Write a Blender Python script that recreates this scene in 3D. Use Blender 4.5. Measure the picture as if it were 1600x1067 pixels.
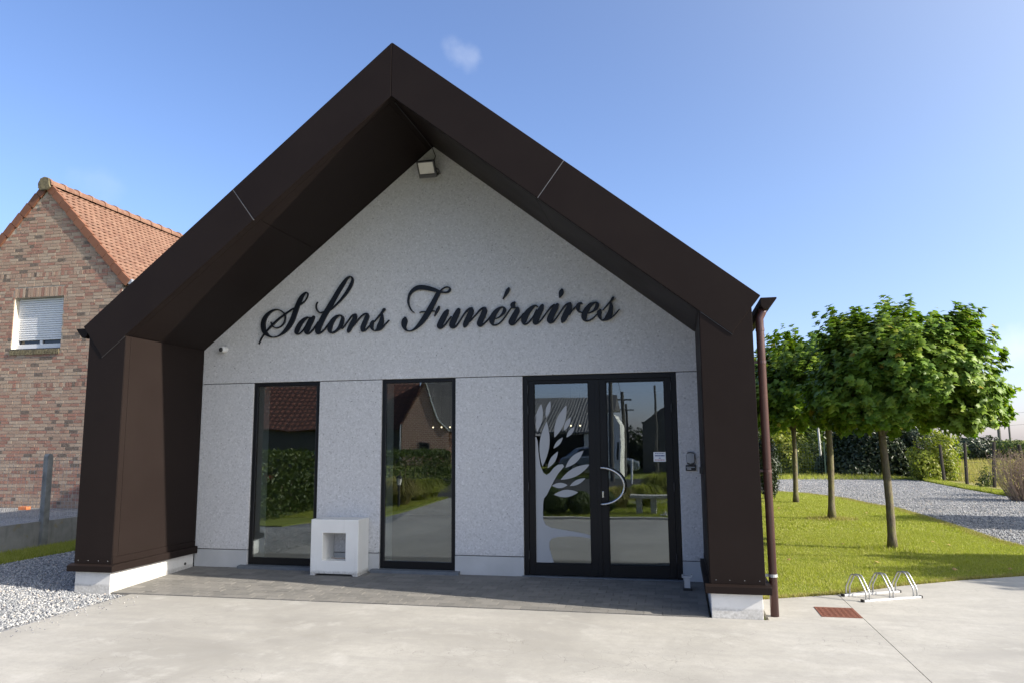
import bpy, bmesh, math, random
import numpy as np
from mathutils import Vector, Matrix
for o in list(bpy.data.objects): bpy.data.objects.remove(o, do_unlink=True)
S = bpy.context.scene
COL = S.collection
R = math.radians
rnd = random.Random(7)
rng = np.random.default_rng(11)

# ---------------------------------------------------------------- camera
cam_data = bpy.data.cameras.new('camera'); cam = bpy.data.objects.new('camera', cam_data); COL.objects.link(cam)
cam_data.sensor_width = 36; cam_data.lens = 1162.6 / 1600 * 36
cam_data.clip_start = 0.05; cam_data.clip_end = 3000
yaw, pitch, roll = R(12.2754), R(7.655), R(-0.4277)
fw = Vector((-math.sin(yaw) * math.cos(pitch), math.cos(yaw) * math.cos(pitch), math.sin(pitch)))
rt = Vector((math.cos(yaw), math.sin(yaw), 0)); up = rt.cross(fw)
rt2 = rt * math.cos(roll) + up * math.sin(roll); up2 = -rt * math.sin(roll) + up * math.cos(roll)
cam.matrix_world = Matrix(((rt2.x, up2.x, -fw.x, 3.1339), (rt2.y, up2.y, -fw.y, -9.3842), (rt2.z, up2.z, -fw.z, 1.6588), (0, 0, 0, 1)))
S.camera = cam

# ---------------------------------------------------------------- light
SUN_EL, SUN_AZ = 29.5, 9.3          # azimuth measured from +x towards -y
sd = Vector((math.cos(R(SUN_EL)) * math.cos(R(SUN_AZ)), -math.cos(R(SUN_EL)) * math.sin(R(SUN_AZ)), math.sin(R(SUN_EL))))
sun_data = bpy.data.lights.new('sun', 'SUN'); sun = bpy.data.objects.new('sun', sun_data); COL.objects.link(sun)
sun_data.energy = 5.0; sun_data.angle = R(0.55); sun_data.color = (1.0, 0.92, 0.79)
sun.rotation_euler = sd.to_track_quat('Z', 'Y').to_euler(); sun.location = (30, -10, 30)
W = bpy.data.worlds.new('World'); S.world = W; W.use_nodes = True
wn, wl = W.node_tree.nodes, W.node_tree.links
bg = wn['Background']; bg.inputs[1].default_value = 0.105
sky = wn.new('ShaderNodeTexSky'); sky.sky_type = 'NISHITA'; sky.sun_disc = False
sky.sun_elevation = R(SUN_EL); sky.sun_rotation = R(90 + SUN_AZ); sky.air_density = 1.0; sky.dust_density = 0.7; sky.ozone_density = 2.0
def wnode(t, **kw):
    n = wn.new(t)
    for k, v in kw.items(): setattr(n, k, v)
    return n
def wmath(op, a, b=None, c=None):
    n = wnode('ShaderNodeMath', operation=op)
    for i, x in enumerate((a, b, c)):
        if x is None: continue
        if isinstance(x, (int, float)): n.inputs[i].default_value = x
        else: wl.new(x, n.inputs[i])
    return n.outputs[0]
tc = wnode('ShaderNodeTexCoord'); dirv = tc.outputs['Generated']
def wdot(v):
    n = wnode('ShaderNodeVectorMath', operation='DOT_PRODUCT'); wl.new(dirv, n.inputs[0]); n.inputs[1].default_value = v
    return n.outputs['Value']
nz = wnode('ShaderNodeTexNoise'); nz.inputs['Scale'].default_value = 28; nz.inputs['Detail'].default_value = 6
wl.new(dirv, nz.inputs['Vector'])
nz2 = wnode('ShaderNodeTexNoise'); nz2.inputs['Scale'].default_value = 3.2; nz2.inputs['Detail'].default_value = 7
mpn = wnode('ShaderNodeMapping'); mpn.inputs['Scale'].default_value = (1, 1, 4.0); wl.new(dirv, mpn.inputs[0]); wl.new(mpn.outputs[0], nz2.inputs['Vector'])
total = None
# small fair-weather clouds: direction, half width, half height, roll of the long axis, density
CLOUDS = [((-0.246, 0.8418, 0.4805), 0.026, 0.018, -0.62, 0.22), ((-0.641, 0.7079, 0.2966), 0.036, 0.022, 0.2, 0.10), ((0.3662, 0.9253, 0.0986), 0.075, 0.026, 0.1, 0.40),
          ((0.52, 0.85, 0.16), 0.10, 0.03, 0.0, 0.35), ((-0.55, -0.8, 0.22), 0.12, 0.03, 0.05, 0.35)]
for d, ra, rb, ro, dens in CLOUDS:
    d = Vector(d).normalized(); a = Vector((0, 0, 1)).cross(d).normalized(); a = -a; b = a.cross(d).normalized()
    if b.z < 0: b = -b
    a, b = a * math.cos(ro) + b * math.sin(ro), b * math.cos(ro) - a * math.sin(ro)
    qa = wmath('DIVIDE', wdot(a), ra); qb = wmath('DIVIDE', wdot(b), rb)
    r2 = wmath('ADD', wmath('MULTIPLY', qa, qa), wmath('MULTIPLY', qb, qb))
    m = wmath('SUBTRACT', 1.0, r2)
    m = wmath('ADD', m, wmath('MULTIPLY_ADD', nz.outputs[0], 3.2, -1.75))
    ss = wnode('ShaderNodeMapRange', interpolation_type='SMOOTHSTEP'); wl.new(m, ss.inputs[0]); ss.inputs[1].default_value = -0.5; ss.inputs[2].default_value = 1.9
    fr = wnode('ShaderNodeMath', operation='GREATER_THAN'); wl.new(wdot(d), fr.inputs[0]); fr.inputs[1].default_value = 0.9
    g = wmath('MULTIPLY', wmath('MULTIPLY', ss.outputs[0], dens), fr.outputs[0])
    total = g if total is None else wmath('MAXIMUM', total, g)
mx = wnode('ShaderNodeMix', data_type='RGBA'); wl.new(total, mx.inputs[0])
tint = wnode('ShaderNodeMix', data_type='RGBA', blend_type='MULTIPLY'); tint.inputs[0].default_value = 1.0; wl.new(sky.outputs[0], tint.inputs[6]); tint.inputs[7].default_value = (0.98, 1.03, 1.25, 1)
aur = wmath('POWER', wmath('MULTIPLY_ADD', wdot(sd), 0.5, 0.5), 6.0)     # bright aureole round the sun
ac = wnode('ShaderNodeMix', data_type='RGBA', blend_type='ADD'); wl.new(aur, ac.inputs[0]); wl.new(tint.outputs[2], ac.inputs[6]); ac.inputs[7].default_value = (8.6, 7.6, 3.6, 1)
sep = wnode('ShaderNodeSeparateXYZ'); wl.new(dirv, sep.inputs[0])
hz = wnode('ShaderNodeMapRange'); wl.new(sep.outputs[2], hz.inputs[0]); hz.inputs[1].default_value = 0.0; hz.inputs[2].default_value = 0.30; hz.inputs[3].default_value = 1.0; hz.inputs[4].default_value = 0.0
hm = wnode('ShaderNodeMix', data_type='RGBA', blend_type='MULTIPLY'); wl.new(hz.outputs[0], hm.inputs[0]); wl.new(ac.outputs[2], hm.inputs[6]); hm.inputs[7].default_value = (0.90, 0.855, 1.0, 1)
wl.new(hm.outputs[2], mx.inputs[6]); mx.inputs[7].default_value = (6.2, 6.3, 6.6, 1)
wl.new(mx.outputs[2], bg.inputs[0])
S.view_settings.view_transform = 'Standard'; S.view_settings.look = 'None'; S.view_settings.gamma = 1
S.view_settings.use_curve_mapping = False; S.view_settings.exposure = 0.92
S.render.engine = 'CYCLES'; S.cycles.max_bounces = 8; S.cycles.transparent_max_bounces = 12; S.cycles.use_denoising = True
S.cycles.sample_clamp_indirect = 6

# ---------------------------------------------------------------- helpers
def wloc(o):
    v = Vector((0, 0, 0))
    while o: v += o.location; o = o.parent
    return v
def tag(o, label=None, cat=None, group=None, kind=None):
    if label: o['label'] = label
    if cat: o['category'] = cat
    if group: o['group'] = group
    if kind: o['kind'] = kind
    return o
def thing(name, loc, label, cat, group=None, rz=0):
    o = bpy.data.objects.new(name, None); COL.objects.link(o); o.location = loc; o.rotation_euler = (0, 0, rz); o.empty_display_size = .2
    return tag(o, label, cat, group)
def obj(name, me, parent=None, loc=(0, 0, 0)):
    o = bpy.data.objects.new(name, me); COL.objects.link(o); o.location = loc
    if parent: o.parent = parent
    return o
def copy_tree(o, parent=None):
    c = o.copy(); COL.objects.link(c); c.parent = parent
    for ch in list(o.children): copy_tree(ch, c)
    return c
class MB:
    def __init__(s): s.v = []; s.f = []; s.mi = []
    def add(s, v, f):
        n = len(s.v); s.v += [tuple(p) for p in v]; s.f += [tuple(i + n for i in q) for q in f]; return s
    def box(s, x0, x1, y0, y1, z0, z1):
        return s.add([(x0, y0, z0), (x1, y0, z0), (x1, y1, z0), (x0, y1, z0), (x0, y0, z1), (x1, y0, z1), (x1, y1, z1), (x0, y1, z1)],
                     [(0, 3, 2, 1), (4, 5, 6, 7), (0, 1, 5, 4), (1, 2, 6, 5), (2, 3, 7, 6), (3, 0, 4, 7)])
    def obox(s, c, sx, sy, sz, M):
        b = MB().box(-sx / 2, sx / 2, -sy / 2, sy / 2, -sz / 2, sz / 2)
        return s.add([Vector(c) + M @ Vector(p) for p in b.v], b.f)
    def prism(s, poly, fn, d0, d1):                     # poly: 2d ccw list; fn(a, b, d) -> xyz
        n = len(poly); v = [fn(a, b, d0) for a, b in poly] + [fn(a, b, d1) for a, b in poly]
        f = [tuple(range(n)), tuple(range(2 * n - 1, n - 1, -1))] + [(i, i + n, (i + 1) % n + n, (i + 1) % n) for i in range(n)]
        return s.add(v, f)
    def xz(s, poly, y0, y1): return s.prism(poly, lambda a, b, d: (a, d, b), y0, y1)
    def xy(s, poly, z0, z1): return s.prism(poly, lambda a, b, d: (a, b, d), z0, z1)
    def yz(s, poly, x0, x1): return s.prism(poly, lambda a, b, d: (d, a, b), x0, x1)
    def tube(s, pts, r, n=8, cap=True):
        pts = [Vector(p) for p in pts]; rr = r if isinstance(r, (list, tuple)) else [r] * len(pts)
        v = []; ref = None
        for i, p in enumerate(pts):
            t = (pts[min(i + 1, len(pts) - 1)] - pts[max(i - 1, 0)]).normalized()
            if ref is None: ref = t.orthogonal().normalized()
            a = (ref - t * ref.dot(t)).normalized(); ref = a; b = t.cross(a)
            v += [p + (a * math.cos(2 * math.pi * k / n) + b * math.sin(2 * math.pi * k / n)) * rr[i] for k in range(n)]
        f = [(i * n + k, i * n + (k + 1) % n, (i + 1) * n + (k + 1) % n, (i + 1) * n + k) for i in range(len(pts) - 1) for k in range(n)]
        if cap: f += [tuple(range(n - 1, -1, -1)), tuple(range((len(pts) - 1) * n, len(pts) * n))]
        return s.add(v, f)
    def ball(s, c, rx, ry, rz, nu=12, nv=8):
        v = []; f = []
        for j in range(nv + 1):
            t = math.pi * j / nv
            for i in range(nu):
                p = 2 * math.pi * i / nu; v.append((c[0] + rx * math.sin(t) * math.cos(p), c[1] + ry * math.sin(t) * math.sin(p), c[2] - rz * math.cos(t)))
        for j in range(nv):
            for i in range(nu): f.append((j * nu + i, j * nu + (i + 1) % nu, (j + 1) * nu + (i + 1) % nu, (j + 1) * nu + i))
        return s.add(v, f)
    def mesh(s, name, mat, off=(0, 0, 0), smooth=False):
        me = bpy.data.meshes.new(name); me.from_pydata([(x - off[0], y - off[1], z - off[2]) for x, y, z in s.v], [], s.f)
        if mat: me.materials.append(mat)
        if smooth: me.polygons.foreach_set('use_smooth', [True] * len(me.polygons))
        me.update(); return me
    def build(s, name, mat, parent=None, smooth=False, bevel=0, local=False, origin=None):
        if parent: off = (0, 0, 0) if local else wloc(parent)
        else: off = origin or (0, 0, 0)
        o = obj(name, s.mesh(name, mat, off, smooth), parent, origin if (origin and not parent) else (0, 0, 0))

        bm = bmesh.new(); bm.from_mesh(o.data); bmesh.ops.recalc_face_normals(bm, faces=bm.faces); bm.to_mesh(o.data); bm.free()
        if bevel:
            m = o.modifiers.new('bevel', 'BEVEL'); m.width = bevel; m.segments = 2; m.limit_method = 'ANGLE'; m.angle_limit = R(35)
        return o
def np_mesh(name, V, T, mat, smooth=False):             # triangles only
    me = bpy.data.meshes.new(name); V = np.asarray(V, np.float32); T = np.asarray(T, np.int32)
    me.vertices.add(len(V)); me.vertices.foreach_set('co', V.ravel())
    me.loops.add(T.size); me.loops.foreach_set('vertex_index', T.ravel())
    me.polygons.add(len(T)); me.polygons.foreach_set('loop_start', np.arange(0, T.size, 3, dtype=np.int32))
    me.materials.append(mat); me.update(calc_edges=True)
    if smooth: me.polygons.foreach_set('use_smooth', np.ones(len(T), bool))
    return me

# ---------------------------------------------------------------- materials
class NT:
    def __init__(s, name):
        s.m = bpy.data.materials.new(name); s.m.use_nodes = True; s.n = s.m.node_tree.nodes; s.l = s.m.node_tree.links
        s.p = s.n['Principled BSDF']; s.out = s.n['Material Output']; s.geo = s.n.new('ShaderNodeNewGeometry'); s.pos = s.geo.outputs['Position']
    def node(s, t, **kw):
        n = s.n.new(t)
        for k, v in kw.items(): setattr(n, k, v)
        return n
    def set(s, sock, x):
        if hasattr(x, 'links') or isinstance(x, bpy.types.NodeSocket): s.l.new(x, sock)
        elif isinstance(x, tuple) and len(x) == 3 and sock.type == 'RGBA': sock.default_value = (*x, 1)
        else: sock.default_value = x
    def map(s, scale):
        n = s.node('ShaderNodeMapping'); s.l.new(s.pos, n.inputs[0]); n.inputs['Scale'].default_value = scale; return n.outputs[0]
    def noise(s, scale, detail=4, rough=.55, vec=None, dist=0):
        n = s.node('ShaderNodeTexNoise'); s.l.new(vec or s.pos, n.inputs['Vector']); n.inputs['Scale'].default_value = scale
        n.inputs['Detail'].default_value = detail; n.inputs['Roughness'].default_value = rough; n.inputs['Distortion'].default_value = dist; return n.outputs[0]
    def voro(s, scale, feature='F1', vec=None, out='Distance'):
        n = s.node('ShaderNodeTexVoronoi', feature=feature); s.l.new(vec or s.pos, n.inputs['Vector']); n.inputs['Scale'].default_value = scale; return n.outputs[out]
    def ramp(s, fac, stops, interp='LINEAR'):
        n = s.node('ShaderNodeValToRGB'); s.l.new(fac, n.inputs[0]); e = n.color_ramp.elements; n.color_ramp.interpolation = interp
        while len(e) < len(stops): e.new(.5)
        for i, (p, c) in enumerate(stops):
            e[i].position = p; e[i].color = (*c, 1) if isinstance(c, tuple) else (c, c, c, 1)
        return n.outputs[0]
    def mix(s, fac, a, b, mode='MIX'):
        n = s.node('ShaderNodeMix', data_type='RGBA', blend_type=mode); s.set(n.inputs[0], fac); s.set(n.inputs[6], a); s.set(n.inputs[7], b); return n.outputs[2]
    def math(s, op, a, b=None):
        n = s.node('ShaderNodeMath', operation=op); s.set(n.inputs[0], a)
        if b is not None: s.set(n.inputs[1], b)
        return n.outputs[0]
    def rand(s):                                        # per object and per loose piece
        oi = s.node('ShaderNodeObjectInfo'); return s.math('FRACT', s.math('ADD', oi.outputs['Random'], s.geo.outputs['Random Per Island']))
    def bump(s, h, dist=.01, strength=.5):
        n = s.node('ShaderNodeBump'); s.l.new(h, n.inputs['Height']); n.inputs['Distance'].default_value = dist; n.inputs['Strength'].default_value = strength
        s.l.new(n.outputs[0], s.p.inputs['Normal'])
    def pr(s, col=None, rough=None, metal=None, spec=None):
        if col is not None: s.set(s.p.inputs['Base Color'], col)
        if rough is not None: s.set(s.p.inputs['Roughness'], rough)
        if metal is not None: s.p.inputs['Metallic'].default_value = metal
        if spec is not None: s.p.inputs['Specular IOR Level'].default_value = spec
        return s.m
def plain(name, col, rough=.5, metal=0, var=.12, scale=6, bump=0, spec=.5):
    t = NT(name); n = t.noise(scale, 5)
    c = t.mix(t.ramp(n, [(.3, 0.), (.7, 1.)]), tuple(x * (1 - var) for x in col), tuple(x * (1 + var) for x in col))
    if bump: t.bump(t.noise(scale * 12, 4), bump, .5)
    r = t.math('ADD', t.math('MULTIPLY', t.noise(scale * 2, 3), .16), rough - .08)
    return t.pr(c, r, metal, spec)

def m_brown():
    t = NT('brown_aluminium'); n = t.noise(1.3, 6, .6); n2 = t.noise(1, 5, vec=t.map((14, 14, .8)))
    c = t.mix(t.ramp(n, [(.3, 0.), (.75, 1.)]), (.0145, .0102, .0092), (.018, .0130, .0118))
    c = t.mix(t.math('MULTIPLY', t.ramp(n2, [(.55, 0.), (.8, 1.)]), .3), c, (.019, .014, .0125))
    t.bump(t.noise(1.6, 2), .02, .06)
    return t.pr(c, t.math('ADD', t.math('MULTIPLY', n, .2), .40), 0, .08)
BROWN = m_brown()
def dirt(t, c, top, amt, col=(.23, .215, .19)):          # splash dirt kicked up from the ground, ragged upper edge
    sp = t.node('ShaderNodeSeparateXYZ'); t.l.new(t.pos, sp.inputs[0])
    h = t.math('ADD', sp.outputs[2], t.math('MULTIPLY', t.noise(7, 6, .7), -top * .9)); m = t.ramp(h, [(0., 1.), (max(top * .55, .02), 0.)])
    s = t.math('MULTIPLY', m, t.ramp(t.noise(38, 5, .7), [(.35, .25), (.65, 1.)]))
    return t.mix(t.math('MULTIPLY', s, amt), c, col)
def m_facade():
    t = NT('exposed_aggregate'); v = t.voro(52, out='Color'); sp = t.ramp(v, [(0, .31), (.2, .47), (.55, .56), (.85, .63), (1, .78)])
    fine = t.noise(105, 3, .75); c = t.mix(.4, sp, t.ramp(fine, [(.33, .38), (.67, .70)]))
    c = t.mix(1.0, c, (.99, .985, 1.0), 'MULTIPLY')
    big = t.noise(1.1, 6, .6); c = t.mix(t.math('MULTIPLY', t.ramp(big, [(.35, 0.), (.7, 1.)]), .22), c, (.52, .515, .50))
    d = t.voro(14); dm = t.noise(7, 2); spot = t.math('MULTIPLY', t.ramp(d, [(.04, 1.), (.14, 0.)]), t.ramp(dm, [(.46, 0.), (.56, 1.)]))
    c = t.mix(t.math('MULTIPLY', spot, .85), c, (.10, .095, .09))
    d2 = t.voro(46); spot2 = t.math('MULTIPLY', t.ramp(d2, [(.08, 1.), (.2, 0.)]), t.ramp(t.noise(30, 2), [(.48, 0.), (.6, 1.)]))
    c = t.mix(t.math('MULTIPLY', spot2, .6), c, (.17, .165, .16))
    c = dirt(t, c, .30, .5)
    t.bump(t.math('ADD', fine, t.math('MULTIPLY', spot, -1.5)), .006, .5)
    return t.pr(c, .85, 0, .3)
FACADE = m_facade()
def m_concrete():
    t = NT('power_floated_concrete'); a = t.noise(.55, 7, .62, dist=.6); b = t.noise(1, 5, .6, vec=t.map((1.2, 5, 1))); f = t.noise(48, 5, .75)
    c = t.ramp(a, [(.32, (.285, .272, .25)), (.5, (.375, .36, .332)), (.66, (.44, .424, .394))])
    c = t.mix(t.math('MULTIPLY', t.ramp(b, [(.42, 0.), (.66, 1.)]), .5), c, (.305, .295, .28))
    m_ = t.noise(13, 7, .72); c = t.mix(t.math('MULTIPLY', t.ramp(m_, [(.40, 1.), (.56, 0.)]), .30), c, (.29, .28, .26)); c = t.mix(t.math('MULTIPLY', t.ramp(f, [(.36, 1.), (.52, 0.)]), .38), c, (.30, .285, .26))
    g = t.noise(3.3, 8, .7); c = t.mix(t.math('MULTIPLY', t.ramp(g, [(.55, 0.), (.7, 1.)]), .45), c, (.50, .485, .46))
    st = t.noise(.9, 3); d = t.voro(2.4, 'DISTANCE_TO_EDGE', vec=None); wob = t.noise(7, 4)
    nv = t.node('ShaderNodeVectorMath', operation='ADD'); t.l.new(t.pos, nv.inputs[0])
    cn = t.node('ShaderNodeTexNoise'); t.l.new(t.pos, cn.inputs['Vector']); cn.inputs['Scale'].default_value = 3.5; cn.inputs['Detail'].default_value = 5
    sc = t.node('ShaderNodeVectorMath', operation='SCALE'); t.l.new(cn.outputs['Color'], sc.inputs[0]); sc.inputs['Scale'].default_value = .35; t.l.new(sc.outputs[0], nv.inputs[1])
    e = t.voro(4.2, 'DISTANCE_TO_EDGE', vec=nv.outputs[0])
    crack = t.math('MULTIPLY', t.ramp(e, [(.003, 1.), (.010, 0.)]), t.ramp(t.noise(.8, 3), [(.50, 0.), (.60, 1.)]))
    c = t.mix(t.math('MULTIPLY', crack, .55), c, (.20, .19, .175))
    sp = t.voro(11); c = t.mix(t.math('MULTIPLY', t.math('MULTIPLY', t.ramp(sp, [(.03, 1.), (.08, 0.)]), t.ramp(t.noise(2.1, 2), [(.5, 0.), (.6, 1.)])), .5), c, (.16, .14, .12))
    t.bump(t.math('ADD', t.math('MULTIPLY', f, .4), t.math('ADD', b, t.math('MULTIPLY', crack, -1.0))), .006, .35)
    return t.pr(c, t.math('ADD', t.math('MULTIPLY', a, .25), .55), 0, .35)
CONCRETE = m_concrete()
def m_paver():
    t = NT('concrete_paver'); r = t.rand(); n = t.noise(26, 5, .7)
    c = t.ramp(r, [(0, (.13, .127, .12)), (.4, (.155, .15, .14)), (.75, (.18, .172, .16)), (1, (.215, .205, .19))])
    c = t.mix(t.ramp(n, [(.3, .0), (.75, .7)]), c, (.215, .205, .19)); t.bump(n, .004, .5); return t.pr(c, .8, 0, .3)
PAVER = m_paver()
def m_brick():
    t = NT('facing_brick'); r = t.rand(); n = t.noise(34, 5, .7)
    c = t.ramp(r, [(0, (.30, .205, .155)), (.18, (.35, .26, .195)), (.34, (.31, .175, .13)), (.5, (.37, .285, .22)), (.62, (.29, .135, .10)), (.74, (.34, .235, .175)), (.85, (.24, .115, .088)), (.94, (.09, .07, .06))], 'CONSTANT')
    c = t.mix(t.math('MULTIPLY', t.ramp(n, [(.35, 0.), (.75, 1.)]), .55), c, (.37, .295, .235)); t.bump(n, .006, .7); return t.pr(c, .88, 0, .25)
BRICK = m_brick()
MORTAR = plain('mortar', (.42, .375, .315), .9, 0, .15, 9, .004, .2)
def m_rooftile():
    t = NT('clay_roof_tile'); r = t.rand(); n = t.noise(11, 5, .65)
    c = t.ramp(r, [(0, (.17, .088, .060)), (.5, (.21, .118, .082)), (1, (.15, .078, .055))])
    c = t.mix(t.math('MULTIPLY', t.ramp(n, [(.45, 0.), (.75, 1.)]), .5), c, (.27, .19, .14)); c = t.mix(t.math('MULTIPLY', t.ramp(t.noise(4, 5), [(.58, 0.), (.75, 1.)]), .35), c, (.22, .13, .09))
    t.bump(n, .006, .5); return t.pr(c, .8, 0, .25)
ROOFTILE = m_rooftile()
def m_verge():
    t = NT('clay_verge_tile'); r = t.rand(); c = t.ramp(r, [(0, (.15, .064, .038)), (.5, (.19, .085, .05)), (1, (.16, .07, .043))])
    c = t.mix(t.math('MULTIPLY', t.ramp(t.noise(12, 4), [(.5, 0.), (.7, 1.)]), .4), c, (.20, .11, .07)); return t.pr(c, .75, 0, .3)
VERGE = m_verge()
MOSS = plain('mossy_clay', (.13, .11, .065), .9, 0, .5, 20, .01)
def m_gravel(name, c0, c1, c2, sc):
    t = NT(name); v = t.voro(sc, out='Color'); c = t.ramp(v, [(0, c0), (.5, c1), (1, c2)]); d = t.voro(sc)
    c = t.mix(t.ramp(d, [(.3, 0.), (.62, .75)]), c, tuple(x * .4 for x in c0)); b = t.noise(.9, 5); c = t.mix(t.math('MULTIPLY', t.ramp(b, [(.4, 0.), (.7, 1.)]), .3), c, c2)
    t.bump(t.math('MULTIPLY', d, -1.0), .02, 1.0); return t.pr(c, .85, 0, .3)
GRAVEL = m_gravel('crushed_gravel', (.15, .16, .18), (.34, .345, .36), (.52, .52, .53), 42)
def m_stone():
    t = NT('gravel_stone'); c = t.ramp(t.rand(), [(0, (.12, .128, .145)), (.35, (.23, .24, .258)), (.7, (.34, .345, .36)), (.93, (.49, .485, .47)), (1, (.50, .42, .36))]); return t.pr(c, .8, 0, .3)
STONE = m_stone()
def m_soil():
    t = NT('grassy_soil'); n = t.noise(2.2, 6, .65); n2 = t.noise(40, 4, .7)
    c = t.ramp(n, [(.3, (.17, .21, .045)), (.55, (.23, .26, .06)), (.75, (.32, .30, .11))]); c = t.mix(t.ramp(n2, [(.3, .5), (.6, 0.)]), c, (.04, .05, .012)); t.bump(n2, .02, .6); return t.pr(c, .95, 0, .1)
SOIL = m_soil()
def m_leaf(name, stops, trans=.45, rough=.42, spec=.4):
    t = NT(name); r = t.rand(); c = t.ramp(r, stops); c = t.mix(t.math('MULTIPLY', t.ramp(t.noise(1.4, 4), [(.4, 0.), (.65, 1.)]), .3), c, stops[-2][1])
    t.pr(c, rough, 0, spec); tr = t.node('ShaderNodeBsdfTranslucent'); t.l.new(t.mix(1.0, c, (.85, 1.0, .25), 'MULTIPLY'), tr.inputs[0])
    ms = t.node('ShaderNodeMixShader'); ms.inputs[0].default_value = trans; t.l.new(t.p.outputs[0], ms.inputs[1]); t.l.new(tr.outputs[0], ms.inputs[2]); t.l.new(ms.outputs[0], t.out.inputs[0]); return t.m
MAPLE = m_leaf('maple_leaf', [(0, (.075, .15, .018)), (.5, (.135, .24, .026)), (.88, (.21, .31, .036)), (.985, (.28, .33, .04)), (1, (.38, .24, .04))], .36, .48, .3)
BUSH = m_leaf('shrub_leaf', [(0, (.035, .065, .014)), (.6, (.07, .105, .02)), (1, (.13, .15, .035))], .35)
DARKB = m_leaf('dark_hedge_leaf', [(0, (.012, .024, .008)), (.6, (.02, .035, .011)), (1, (.035, .052, .016))], .12)
LIGHTB = m_leaf('bright_shrub_leaf', [(0, (.17, .20, .03)), (.6, (.26, .29, .04)), (1, (.34, .34, .07))], .45)
GRASS = m_leaf('grass_blade', [(0, (.25, .29, .06)), (.5, (.36, .375, .085)), (.85, (.45, .44, .12)), (1, (.53, .47, .23))], .45, .5, .25)
DRYG = m_leaf('dry_grass_blade', [(0, (.34, .28, .12)), (.6, (.40, .34, .15)), (1, (.30, .32, .09))], .35, .6, .2)
def m_bark():
    t = NT('maple_bark'); n = t.noise(1, 6, .7, vec=t.map((30, 30, 9))); n2 = t.noise(7, 5)
    c = t.ramp(n, [(.3, (.085, .07, .048)), (.7, (.21, .18, .13))]); c = t.mix(t.ramp(n2, [(.45, 0.), (.62, .7)]), c, (.17, .165, .07)); t.bump(n, .02, 1.0); return t.pr(c, .9, 0, .2)
BARK = m_bark()
TWIG = plain('dry_twig', (.30, .22, .165), .9, 0, .3, 14)
def m_white():
    t = NT('white_coated_concrete'); n = t.noise(3, 6, .6); c = t.ramp(n, [(.3, (.69, .68, .655)), (.7, (.75, .745, .72))]); c = dirt(t, c, .06, .7)
    st = t.noise(1, 5, vec=t.map((16, 16, 1.5))); c = t.mix(t.math('MULTIPLY', t.ramp(st, [(.58, 0.), (.78, 1.)]), .22), c, (.48, .465, .43)); t.bump(t.noise(60, 3), .002, .3); return t.pr(c, .7, 0, .3)
WHITE = m_white()
def m_plinth():
    t = NT('pale_cast_concrete'); n = t.noise(2.4, 6, .6); c = t.ramp(n, [(.3, (.60, .59, .57)), (.7, (.70, .69, .67))]); d = t.voro(23); sp = t.math('MULTIPLY', t.ramp(d, [(.05, 1.), (.13, 0.)]), t.ramp(t.noise(8, 2), [(.5, 0.), (.6, 1.)]))
    c = dirt(t, c, .045, .6); c = t.mix(t.math('MULTIPLY', sp, .7), c, (.22, .21, .2)); st = t.noise(1, 4, vec=t.map((9, 9, 1.2))); c = t.mix(t.math('MULTIPLY', t.ramp(st, [(.55, 0.), (.75, 1.)]), .25), c, (.42, .40, .36)); t.bump(t.noise(70, 3), .002, .3); return t.pr(c, .75, 0, .3)
PLINTH = m_plinth()
PLINTHG = plain('grey_cast_concrete', (.44, .445, .45), .75, 0, .10, 2.5, .002, .3)
BLACKF = plain('black_aluminium', (.008, .008, .009), .42, 0, .15, 2, 0, .22)
LETTERM = plain('blue_black_letter', (.007, .009, .014), .45, 0, .15, 3, 0, .25)
BLUESTONE = plain('bluestone', (.115, .13, .15), .6, 0, .15, 14, .002)
STEEL = plain('brushed_steel', (.52, .52, .52), .26, 1, .06, 10)
GALV = plain('galvanised_steel', (.50, .51, .52), .42, .85, .12, 30)
GALVW = plain('galvanised_rail', (.50, .50, .50), .5, .15, .08, 30)
BLACKP = plain('black_plastic', (.016, .016, .017), .5, 0, .1, 10)
GREYP = plain('grey_plastic', (.36, .37, .38), .45, 0, .05, 10)
SEAL = plain('grey_sealant', (.15, .15, .16), .7)
DGREYM = plain('dark_grey_metal', (.055, .055, .056), .45, 0, .1, 10)
WHITEP = plain('white_plastic', (.74, .74, .73), .4, 0, .03, 10)
LENS = plain('lamp_glass', (.62, .60, .55), .3, 0, .05, 10)
PIPE = plain('red_brown_pipe', (.075, .036, .033), .32, 0, .12, 4, 0, .5)
ZINC = plain('zinc', (.42, .44, .47), .45, .6, .1, 8)
RUST = plain('rusty_iron', (.17, .060, .036), .85, .1, .35, 60, .003)
OLDCONC = plain('weathered_concrete', (.20, .205, .205), .9, 0, .3, 6, .008, .2)
def m_oldwall():
    t = NT('lichened_concrete'); n = t.noise(3, 6, .65); st = t.noise(1, 5, vec=t.map((6, 6, 1))); c = t.ramp(n, [(.3, (.20, .20, .20)), (.7, (.31, .305, .30))])
    c = t.mix(t.ramp(st, [(.55, 0.), (.75, .6)]), c, (.10, .10, .10)); c = t.mix(t.ramp(t.noise(5, 4), [(.62, 0.), (.75, .6)]), c, (.25, .19, .06)); t.bump(n, .01, .4); return t.pr(c, .9, 0, .2)
OLDWALL = m_oldwall()
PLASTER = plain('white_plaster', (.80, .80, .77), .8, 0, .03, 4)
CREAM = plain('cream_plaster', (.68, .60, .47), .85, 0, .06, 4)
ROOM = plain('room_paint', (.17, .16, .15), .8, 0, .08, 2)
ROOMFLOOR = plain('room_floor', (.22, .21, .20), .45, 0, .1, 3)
SHUTTER = plain('shutter_aluminium', (.62, .64, .68), .55, 0, .01, 5)
DKROOF = plain('dark_roof_sheet', (.085, .082, .082), .55, 0, .2, 2)
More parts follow.
